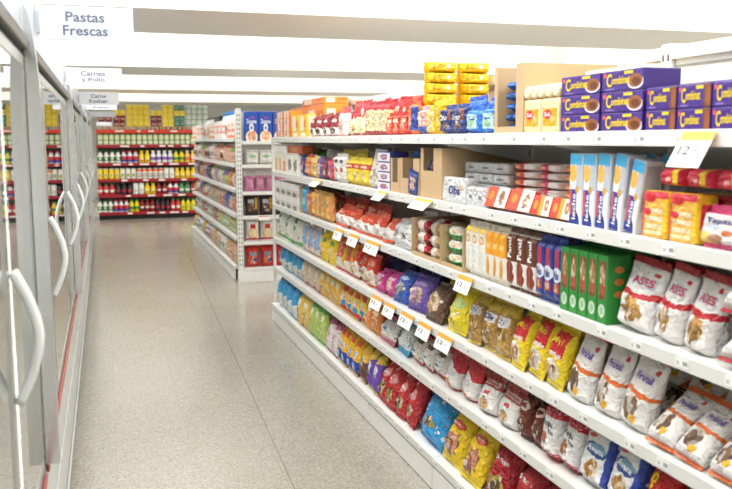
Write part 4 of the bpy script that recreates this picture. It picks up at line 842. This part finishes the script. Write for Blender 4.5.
run2(4, [('white and red banded packet', 5, .22, .2, bg('ece6e2', ('r', 0, .3, 1, .5, 'd84a4a'), ('r', 0, .7, 1, .8, '6a8ad0')), 'snack_pack', 4), ('white and green striped noodle bag', 6, .24, .22, bg('f0f0ea', ('r', 0, .2, 1, .32, '7ac04a'), ('r', 0, .6, 1, .7, '8acc5a')), 'noodle_bag', 4),
         ('rust and green bag', 4, .26, .22, bg('c88a6a', ('c', .5, .45, .4, .34, 5, 'e8b890', '5a8a4a')), 'biscuit_bag', 6), ('yellow green leafy bag', 5, .28, .215, bg('dce0a0', ('c', .5, .4, .46, .4, 5, 'a8c050', 'f0e8c0'), ('w', .8, .03, 8, 0, 'e8c84a')), 'biscuit_bag', 6)])
run2(5, [('golden pasta bag', 5, .22, .22, bg('e8b84a', ('c', .5, .45, .42, .36, 6, 'f0d890', 'c8903a')), 'pasta_bag', 6), ('purple and white striped pack', 4, .24, .22, bg('ece8ee', ('r', 0, .25, 1, .42, '8a6ab0'), ('r', 0, .65, 1, .78, '7a5aa0')), 'snack_pack', 4), ('white flour bag with green print', 4, .26, .24, bg('f0f0ec', ('e', .5, .5, .3, .2, '8ab88a')), 'flour_bag', 4),
         ('brown and white biscuit bag', 4, .28, .24, bg('d8b49a', ('c', .5, .4, .44, .36, 5, 'a86a48', 'f0dcc8'), ('w', .8, .03, 8, 0, 'f0ece8')), 'biscuit_bag', 6), ('big peach bread bag', 3, .36, .26, bg('e8b890', ('c', .5, .45, .46, .4, 4, 'd08a5a', 'f2dcc0')), 'bread_bag', 8)])
# end unit facing the shopper
YE = 9.715
eu = empty('end_unit', (1.46, YE, 0)); tag(eu, 'white end unit with cereal and snack bags facing the aisle', 'shelving')
def EB(nm, bs, mat, par=None, bev=0): return boxes(nm, [(b[0]-1.46, b[1]-YE, b[2], b[3]-1.46, b[4]-YE, b[5]) for b in bs], mat, par or eu, bev)
EZ = [1.662, 1.387, 1.072, .787, .482, .172]
for s, z in enumerate(EZ):
    sh = EB('shelf', [(1.53, YE+.012, z-.026, 2.44, 9.90, z)], SHELFW)
    EB('price_rail', [(1.53, YE, z-.036, 2.44, YE+.012, z+.004)], SHELFW, sh, .002)
    bm = bmesh.new()
    for yy in (YE+.03,):                     # sloping side brackets
        pts = [(yy, z-.026), (yy, z-.05), (9.89, z-.09), (9.89, z-.026)]
        a = [bm.verts.new((.072, y-YE, zz)) for y, zz in pts]; b = [bm.verts.new((.078, y-YE, zz)) for y, zz in pts]
        bm.faces.new(a); bm.faces.new(b[::-1])
        for i in range(4): bm.faces.new((a[i], b[i], b[(i+1) % 4], a[(i+1) % 4]))
    bmesh.ops.recalc_face_normals(bm, faces=bm.faces); obj('bracket', finish(bm, 'bracket', SHELFW), sh)
EB('back_panel', [(1.49, 9.90, .1, 2.44, 9.92, 2.0)], plain('d9d8d4', .6))
up = EB('upright', [(1.472, YE+.01, 0, 1.534, YE+.05, 2.04)], SHELFW, None, .003)
bm = bmesh.new()
for i in range(34):
    for x in (1.482, 1.510): bx(bm, x-1.46, .0085, .2+i*.053, x-1.46+.010, .0105, .228+i*.053)
obj('slot_strip', finish(bm, 'slots', plain('7a7c7e', .5)), up)
EB('side_panel', [(1.512, YE+.05, .1, 1.530, 9.90, 2.0)], SHELFW)
EB('plinth', [(1.46, YE-.004, 0, 2.44, YE+.02, .132)], OFFW, None, .003)
def runE(desc, name, cat, s, p0, p1, n, mk, h, d=.1, rows=1, lean=0, z0=0):
    z = EZ[s]+z0; Yf = YE+.025; xa, xb = Xat(p0, Yf, z), Xat(p1, Yf, z); w = (xb-xa)/n
    vs = [mk(w*.95, d, h, 1+i*3) for i in range(2)]
    for r in range(rows):
        for i in range(n):
            lab = fit(desc, [ORD[i]+' from left']+([] if rows == 1 else ['front' if r == 0 else 'behind']), f'{SN[s]} of end unit').replace('end unit', 'end unit')
            put(vs[(i+r) % 2], name, (xa+w*(i+.5), Yf+r*(d+.012), z), 0, lean, 0, lab, cat, f'{desc} group on the end unit')
cer = pm('1d4fb4', (('r', .06, .8, .34, .97, 'f0cc3a'), ('w', .30, .03, 9, 0, '1d4fb4'), ('e', .5, .14, .44, .22, 'f0e0c8'), ('c', .5, .18, .44, .26, 5, 'e07a3a', 'f0c890'), ('e', .5, .46, .17, .14, 'e8e8ea'), ('e', .5, .45, .07, .06, '5a6a8a'), ('r', .4, .77, .7, .81, 'c83a6a')), .35, 0)
runE('blue cereal box with bowl picture', 'cereal_box', 'box', 0, 244.7, 287, 3, MK('carton', cer, side=plain('1a48a8'), top=plain('f0f0f0'), text=(('Zucosos', .14, .6, .86, .74, W_),)), .345, d=.08)
runE('white rice cake pack with green oval', 'rice_cake_pack', 'pack', 1, 246, 287, 3, bg('efeee6', ('e', .5, .62, .3, .14, '9cc89c'), ('r', .1, .08, .9, .2, 'dcd8c8'), style='flow'), .17, d=.12)
runE('pink wafer bag', 'wafer_bag', 'bag', 2, 245, 287, 4, bg('d88ab0', ('m', 6, .38, 'e8c8d4', 'a84a7a'), sc='d080a8', lump=.16), .185, d=.11, lean=10)
runE('dark cookie bag with yellow flash', 'cookie_bag', 'bag', 3, 245, 289, 3, bg('3a241c', ('c', .5, .4, .42, .36, 5, '8a5a3a', '2a1814'), ('r', .75, .3, .95, .95, 'e0a82c'), ('r', .2, .62, .66, .84, 'b8c0c8'), lump=.14), .235, d=.12, lean=8)
runE('round white bread bag with red letters', 'bread_bag', 'bag', 4, 246, 290, 3, bg('efe6de', ('e', .5, .34, .36, .3, 'dca060'), ('e', .5, .34, .3, .24, 'efd8b0'), ('r', .3, .58, .7, .8, 'c8242e'), ('R', 0, 0, 1, .1, 'c83038'), sc='f0ece8'), .262, d=.12, lean=4)
runE('red noodle bag with grey window', 'noodle_bag', 'bag', 5, 246, 290, 3, bg('d0342c', ('c', .5, .3, .42, .28, 6, 'e8a060', 'c84a30'), ('r', .25, .52, .8, .74, '8a93a0'), ('e', .7, .3, .16, .1, '3a3a8a'), sc='c02c28'), .25, d=.13, lean=6)
b_ = boxes('price_card', [(Xat(258.5, YE-.01, .76), YE-.012, .735, Xat(270, YE-.01, .76), YE-.002, .785)], plain('f4f2ee', .5)); tag(b_, 'white price card with red strip on end unit rail', 'price tag')
boxes('header_strip', [(Xat(258.5, YE-.01, .76), YE-.0125, .777, Xat(270, YE-.01, .76), YE-.0118, .785)], plain('d8482c'), b_)
# stock on top of the far gondola
yc0, yc1 = Yat(220, 1.66, 1.95), Yat(208, 1.66, 1.95)
t = boxes('crate', [(1.66, yc0, 1.6945, 1.90, yc1, 2.0)], plain('2a2c30', .5), None, .01); tag(t, 'black crate on top of far gondola', 'crate')
boxes('rim', [(1.65, yc0-.01, 2.001, 1.91, yc1+.01, 2.03)], plain('202226', .5), t)
mb = pm('cfe0ec', (('r', 0, .3, 1, .6, 'a8cce8'), ('r', .2, .36, .8, .5, '5a9ad0')), .15, .3)
ya, yb2 = Yat(221, 1.66, 1.9), Yat(237, 1.66, 1.9); BT = [tin((ya-yb2)/16*.95, .37, mb, plain('3a86c8', .4), .36)]
for i in range(16):
        put(BT[0], 'water_bottle', (1.66, ya-(ya-yb2)/16*(i+.5), 1.6935), -PI/2, 0, 0, f'clear blue water bottle, {ORD[i]} from left of the row on far gondola top', 'bottle', 'water bottles on top of the far gondola')

# ================================================================== red rack at the end of the aisle
YR = 18.45
rk = empty('rack', (.8, YR, 0)); tag(rk, 'wide rack with red shelf edges across the end of the aisle', 'shelving')
def KB(nm, bs, mat, par=None, bev=0): return boxes(nm, [(b[0]-.8, b[1]-YR, b[2], b[3]-.8, b[4]-YR, b[5]) for b in bs], mat, par or rk, bev)
RZ = [1.90, 1.585, 1.20, .86, .53, .155]
RX0, RX1 = -.14, 2.45
rtag = plain('f2eeea', .5)
for z in RZ:
    sh = KB('shelf', [(RX0, YR+.012, z-.03, RX1, YR+.6, z)], plain('9a9a98', .5))
    top = z > 1.8
    KB('price_rail', [(RX0, YR, z-(.075 if top else .06), RX1, YR+.012, z+.004)], plain('d8381c' if top else 'a01828', .45), sh, .003)
    x = RX0+.1
    while x < 2.2:
        x += R.uniform(.18, .5); w_ = R.uniform(.06, .2)
        KB('price_label', [(x, YR-.002, z-.045, x+w_, YR-.0005, z-.012)], rtag, sh)
KB('back_panel', [(RX0, YR+.6, 0, RX1, YR+.62, 1.9)], plain('6c6a66', .7))
for x in (RX0, 1.1, RX1-.03): KB('upright', [(x, YR+.45, 0, x+.03, YR+.6, 1.87)], plain('8a8a88', .5))
KB('plinth', [(RX0, YR+.05, 0, RX1, YR+.06, .1)], BLACK)
KIND = {}
def tk(name, base, ops=(), lid='e8e8e6', neck=0):
    KIND[name] = (pm(base, ops, .35, 0), plain(lid, .4), neck)
tk('pale green tin', 'd8dfb4', (('r', 0, .42, 1, .5, '5a9a4a'), ('r', .1, .15, .9, .36, 'e8ecd0')), '6aa04a')
tk('white jar with green label', 'e8ebe4', (('R', 0, .2, 1, .55, '4a8a4a'), ('e', .5, .4, .2, .1, 'f0f0e8')), '3a7a40', .6)
tk('red blue and white jar', 'e8e4e8', (('R', 0, .3, 1, .62, 'c8283c'), ('R', 0, .1, 1, .3, '3a4ab0')), 'c83040', .6)
tk('bright yellow jar', 'f0d020', (('r', .2, .3, .8, .5, 'e8e0a0'), ('e', .5, .2, .2, .08, 'c83a2a')), 'f0d020', .6)
tk('white jar with violet label', 'ece8ee', (('R', 0, .25, 1, .55, '8a6ab8'),), 'eeeeee', .6)
tk('orange labelled jar', 'f0c070', (('R', 0, .2, 1, .5, 'e8782c'),), 'e8e0c8', .6)
tk('yellow and green jar', 'e8d424', (('R', 0, .25, 1, .5, '3a8a3c'),), '3a8a3c', .6)
tk('yellow tin with ring', 'f0d42c', (('e', .5, .4, .3, .16, 'f4eec8'), ('e', .5, .4, .18, .1, '6a7a3a')), 'c8c8c4')
tk('white tin with leaf print', 'ebe9da', (('e', .5, .4, .3, .18, '9ab060'),), 'd0d0cc')
tk('white tin with dark ring', 'eee8e0', (('R', 0, .75, 1, 1, 'e8743a'), ('e', .5, .4, .34, .2, '5a4a44'), ('e', .5, .4, .22, .13, 'eee8e0')), 'c8c8c4')
tk('plain white tin', 'ecebe6', (('r', .2, .3, .8, .5, 'c8ccc4'),), 'd8d8d4')
tk('dark red jar', '8a1c24', (('r', .1, .3, .9, .5, 'e0c8c0'),), '6a141c', .6)
tk('red jar with green lid', 'c8343a', (('r', .1, .25, .9, .5, 'e8e4dc'),), '3a7a3c', .6)
tk('black and red jar', '34202a', (('r', .1, .25, .9, .5, 'a83040'),), '201418', .6)
tk('green labelled jar', '4a8a58', (('r', .1, .25, .9, .5, 'dce8d8'),), '2a6a3c', .6)
tk('yellow green bottle', 'e6d81c', (('c', .5, .4, .4, .3, 5, '3a8a2c', 'f0e84a'),), '3a8a2c', .4)
ROWS = [(1.585, .25, [(18, 'pale green tin')]),
        (1.20, .285, [(4, 'white jar with green label'), (3, 'red blue and white jar'), (2, 'bright yellow jar'), (4, 'white jar with violet label'), (2, 'yellow and green jar'), (2, 'orange labelled jar')]),
        (.86, .25, [(4, 'yellow tin with ring'), (3, 'white tin with leaf print'), (5, 'white tin with dark ring'), (2, 'plain white tin'), (4, 'bright yellow jar')]),
        (.53, .265, [(3, 'red jar with green lid'), (3, 'black and red jar'), (2, 'plain white tin'), (2, 'bright yellow jar'), (2, 'dark red jar'), (2, 'red blue and white jar'), (2, 'green labelled jar'), (1, 'dark red jar')]),
        (.155, .29, [(3, 'white jar with green label'), (3, 'red blue and white jar'), (2, 'yellow and green jar'), (3, 'dark red jar'), (3, 'black and red jar'), (2, 'red jar with green lid'), (3, 'yellow green bottle')])]
RN = ['first', 'second', 'third', 'fourth', 'fifth']
TC = {}
for ri, (z, h, seq) in enumerate(ROWS):
    n = sum(a for a, _ in seq); x0, x1 = Xat(97.5, YR+.05, z), Xat(196, YR+.05, z); w = (x1-x0)/n; x = x0; seen = {}
    for a, kd in seq:
        for i in range(a):
            key = (kd, ri)
            if key not in TC: mt, ld, nk = KIND[kd]; TC[key] = tin(w*.90, h*.9, mt, ld, nk)
            c = seen.get(kd, 0); seen[kd] = c+1
            put(TC[key], 'tin' if 'tin' in kd else 'bottle' if 'bottle' in kd else 'jar', (x+w/2, YR+.03, z), 0, 0, 0, f'{kd}, {ORD[c]} of its kind on the {RN[ri]} shelf of red rack', 'tin' if 'tin' in kd else 'jar', f'{kd}s on the {RN[ri]} shelf of the red rack')
            x += w
# overstock above the rack, on slatted cardboard trays
yst = pm('f0d428', (('r', .1, .3, .9, .5, 'e8c020'), ('e', .5, .6, .2, .12, 'f6e88a')), .35, 0)
mst = pm('8a2430', (('r', .1, .3, .9, .55, 'd8b0a0'),), .35, 0); gst = pm('3f7f6c', (('r', .1, .4, .9, .6, 'a8ccb8'),), .35, 0); wst = pm('dfe8e0', (('r', .05, .25, .95, .5, '7aa890'),), .35, 0)
yp = pm('f2dc3a', (('r', 0, .4, 1, .6, 'e8c428'), ('r', .3, .1, .7, .3, 'f6ee9a')), .35, 0)
for gi, (p0, p1, nm, lay) in enumerate([(98, 112, 'leftmost', [('maroon', mst, 2)]), (113.5, 125.5, 'second', [('maroon', mst, 2), ('yellow', yst, 1)]), (126.5, 149.5, 'third', [('yellow', yst, 4)]), (150.5, 162, 'fourth', [('maroon', mst, 2), ('yellow', yp, 1)]), (162.5, 173.5, 'fifth', [('yellow', yp, 4)]), (174, 185, 'sixth', [('teal', gst, 2), ('yellow', yp, 1), ('teal', gst, 1)]), (185.5, 208, 'last', [('white', wst, 4)])]):
    z = 1.9005; Yf = YR+.03; xa, xb = Xat(p0, Yf, 2.1), Xat(p1, Yf, 2.1)
    tr_ = empty('cardboard_tray', ((xa+xb)/2, Yf, z)); tag(tr_, f'low brown cardboard tray under stacked stock on red rack, {nm} along', 'tray', 'cardboard trays on top of the red rack')
    hw = (xb-xa)/2
    boxes('bottom', [(-hw, 0, .06, hw, .4, .07)], CARD, tr_); boxes('block', [(-hw, .005, 0, -hw+.05, .4, .0595)], CARD, tr_); boxes('block', [(hw-.05, .005, 0, hw, .4, .0595)], CARD, tr_)
    boxes('block', [(-.03, .005, 0, .03, .4, .0595)], CARD, tr_)
    nc = max(2, round((xb-xa)/.115)); w = (xb-xa)/nc; zz = z+.0705; li = 0
    for cn, mt, k in lay:
        key = (cn, gi)
        P = carton(w*.95, .12, .112, mt, mt, mt, .008) if cn == 'yellow' else tin(w*.93, .112, mt, plain('c8c8c4' if cn != 'maroon' else '6a2028', .4))
        for j in range(k):
            for i in range(nc):
                put(P, 'tin' if cn != 'yellow' else 'carton', (xa+w*(i+.5), Yf+.01, zz), 0, 0, 0, f'{cn} stock item, {ORD[i]} along, layer {ORD[li]}, {nm} pile above red rack', 'tin', f'{cn} stock piled above the red rack')
            zz += .1135; li += 1

# ================================================================== upright freezers along the left
glass, gnt, gb = newmat('door_glass'); g_ = NB(gnt)
fr = g_.n('ShaderNodeFresnel'); fr.inputs['IOR'].default_value = 1.5
tb = g_.n('ShaderNodeBsdfTransparent'); tb.inputs[0].default_value = (.93, .96, .95, 1); gl = g_.n('ShaderNodeBsdfGlossy'); gl.inputs['Roughness'].default_value = .015
mx = g_.n('ShaderNodeMixShader'); geo = g_.n('ShaderNodeNewGeometry')
g_.L.new(g_.ma('MULTIPLY', g_.ma('SUBTRACT', 1.0, geo.outputs['Backfacing']), g_.ma('SUBTRACT', 1.0, g_.ma('POWER', g_.ma('SUBTRACT', 1.0, fr.outputs[0]), 3.0))), mx.inputs[0]); g_.L.new(tb.outputs[0], mx.inputs[1]); g_.L.new(gl.outputs[0], mx.inputs[2])
g_.L.new(mx.outputs[0], gnt.nodes['Material Output'].inputs['Surface'])
PLAST = plain('e4e8e7', .3); FIN = plain('d4d8da', .16, .8); FASC = plain('b6c0c8', .2); REDS = plain('a4524c', .5)
XD = -.195
led, lnt, lb_ = newmat('led_tube'); lb_.inputs['Emission Color'].default_value = (1, 1, 1, 1); lb_.inputs['Emission Strength'].default_value = 14
def handle_mesh():                           # a bow handle: an arc standing off the door, flat in plan
    bm = bmesh.new(); n = 24; rings = []
    for i in range(n+1):
        q_ = -1+2*i/n; x, z = .045*(1-abs(q_)**1.7), .138*q_
        tx, tz = -.045*1.7*math.copysign(abs(q_)**.7, q_), .138; l = math.hypot(tx, tz); nx, nz = tz/l, -tx/l
        th = .0095
        rings.append([bm.verts.new((x+nx*th*a+.002, b*.014, z+nz*th*a)) for a, b in ((-1, -.8), (-.6, -1), (.6, -1), (1, -.8), (1, .8), (.6, 1), (-.6, 1), (-1, .8))])
    for a, b in zip(rings, rings[1:]):
        for i in range(8): bm.faces.new((a[i], b[i], b[(i+1) % 8], a[(i+1) % 8])).smooth = True
    bm.faces.new(rings[0][::-1]); bm.faces.new(rings[-1])
    bmesh.ops.recalc_face_normals(bm, faces=bm.faces)
    return finish(bm, 'handle', PLAST)
HM = handle_mesh()
def mullion_mesh():                          # door post with a curved top that rises past the rail
    bm = bmesh.new(); n = 12
    pts = [(.005, .77), (.042, .77)]+[(.005+.037*math.cos(PI/2*i/n), 1.66+.375*math.sin(PI/2*i/n)) for i in range(n+1)]
    a = [bm.verts.new((x, .002, z)) for x, z in pts]; b = [bm.verts.new((x, .026, z)) for x, z in pts]
    bm.faces.new(a); bm.faces.new(b[::-1])
    for i in range(len(pts)): bm.faces.new((a[i], b[i], b[(i+1) % len(pts)], a[(i+1) % len(pts)]))
    bmesh.ops.recalc_face_normals(bm, faces=bm.faces); return finish(bm, 'mullion', FIN)
MM = mullion_mesh()
inner = plain('dfe3e2', .5)
NTH = ['nearest', 'second nearest', 'third nearest', 'fourth nearest', 'fifth nearest', 'farthest']
for k in range(6):
    s = -.33+2.75*k; L = 2.745
    fz = empty('display_freezer', (XD, s, 0)); tag(fz, f'glass-door display freezer along left wall, {NTH[k]} to the viewer', 'freezer', 'display freezers along the left wall')
    def FB(nm, bs, mat, par=None, bev=0): return boxes(nm, [(b[0]-XD, b[1]-s, b[2], b[3]-XD, b[4]-s, b[5]) for b in bs], mat, par or fz, bev)
    FB('carcass', [(-1.15, s, .05, -1.11, s+L, 2.0), (-1.11, s, 1.965, -.26, s+L, 2.0), (-1.11, s, .05, -.26, s+L, .66), (-1.11, s, .66, -.27, s+.03, 1.965), (-1.11, s+L-.03, .66, -.27, s+L, 1.965)], inner)
    FB('header', [(-.24, s+.001, 1.97, XD, s+L-.001, 2.115), (-1.1, s, 2.0, -.25, s+L, 2.04)], FASC, None, .002)
    FB('top_rail', [(-.20, s+.016, 1.915, -.178, s+L-.016, 1.942)], plain('5e5a54', .45), None, .004)
    FB('base', [(-.25, s+.001, .12, -.215, s+L-.001, .70)], plain('d2d5d4', .3, .2), None, .004)
    FB('rub_rail', [(-.214, s+.001, .40, -.208, s+L-.001, .42), (-.214, s+.001, .14, -.203, s+L-.001, .16)], plain('b4b8b8', .4), None, .006)
    FB('kickplate', [(-.25, s, .0, -.232, s+L, .118)], plain('8f9292', .35, .6))
    FB('bumper', [(-.191, s+.03, .735, -.184, s+L-.03, .757)], REDS, None, .002)
    FB('sill', [(-.25, s+.001, .701, -.192, s+L-.001, .765)], STEEL)
    for z in (.9, 1.2, 1.5): FB('wire_shelf', [(-1.1, s+.03, z, -.36, s+L-.03, z+.012)], plain('eceeee', .4))
    FB('led_tube', [(-.222, s+2.408, .80, -.217, s+2.416, 1.86)], led)
    obj('mullion', MM, fz, (0, 0, 0))
    for (a, b, hy) in ((.03, .685, .64), (.695, 2.05, None), (2.06, 2.729, 2.14)):
        y0, y1 = s+a, s+b; fw = .022
        dr_ = FB('door' if hy else 'fixed_panel', [(XD-.02, y0, .77, XD+.004, y0+fw, 1.90), (XD-.02, y1-fw, .77, XD+.004, y1, 1.90), (XD-.02, y0+fw, .77, XD+.004, y1-fw, .80), (XD-.02, y0+fw, 1.87, XD+.004, y1-fw, 1.90)], STEEL, None, .002)
        FB('glass', [(XD-.004, y0+fw-.001, .799, XD+.002, y1-fw+.001, 1.871)], glass, dr_)
        if hy: obj('handle', HM, dr_, (.006, hy, 1.275))
# hanging section signs
SGW = plain('dfe2e8', .5); SGT = plain('626c8a', .5); SGE = plain('b8bcc4', .5)
def sign(Y, x0, x1, z0, z1, rows, lab, faint=False):
    g = empty('sign', (XD, Y, z0)); tag(g, lab, 'sign')
    boxes('board', [(x0-XD, -.004, 0, x1-XD, .004, z1-z0)], SGW, g, .0015)
    boxes('bracket', [(x0-XD-.002, -.010, .02, x0-XD+.012, -.0045, z1-z0-.02)], SGE, g)
    its = []
    for i, (t_, w_, c_) in enumerate(rows):
        n = len(rows); hh = .30 if n > 1 else .36
        vb = (.54 if i == 0 else .14) if n > 1 else .32
        its.append((t_, c_-w_/2, vb, c_+w_/2, vb+hh, SGT))
    if its: obj('lettering', lettering(lambda u, v: (x0-XD+(x1-x0)*u, -.0048, (z1-z0)*v), its), g)
sign(2.95, -.192, .112, 2.003, 2.112, [('Pastas', .40, .50), ('Frescas', .46, .50)], 'nearest hanging white sign reading Pastas Frescas above freezers')
sign(5.0, -.192, .116, 1.986, 2.08, [('Carnes', .42, .50), ('y Pollo', .40, .50)], 'white hanging sign reading Carnes y Pollo above freezers')
sign(7.7, -.192, .147, 1.985, 2.093, [('Carne', .38, .50), ('Kosher', .46, .50)], 'white hanging sign reading Carne Kosher above freezers')
sign(11.0, -.192, .183, 2.055, 2.12, [('Kosher', .5, .5)], 'small hanging sign reading Kosher beyond the Carne Kosher sign')
sign(13.1, -.192, .198, 2.022, 2.10, [], 'faint blank-looking hanging sign, fifth along the freezers')
sign(15.66, -.105, .16, 1.93, 2.0, [], 'lowest small white hanging sign, farthest along the freezers')
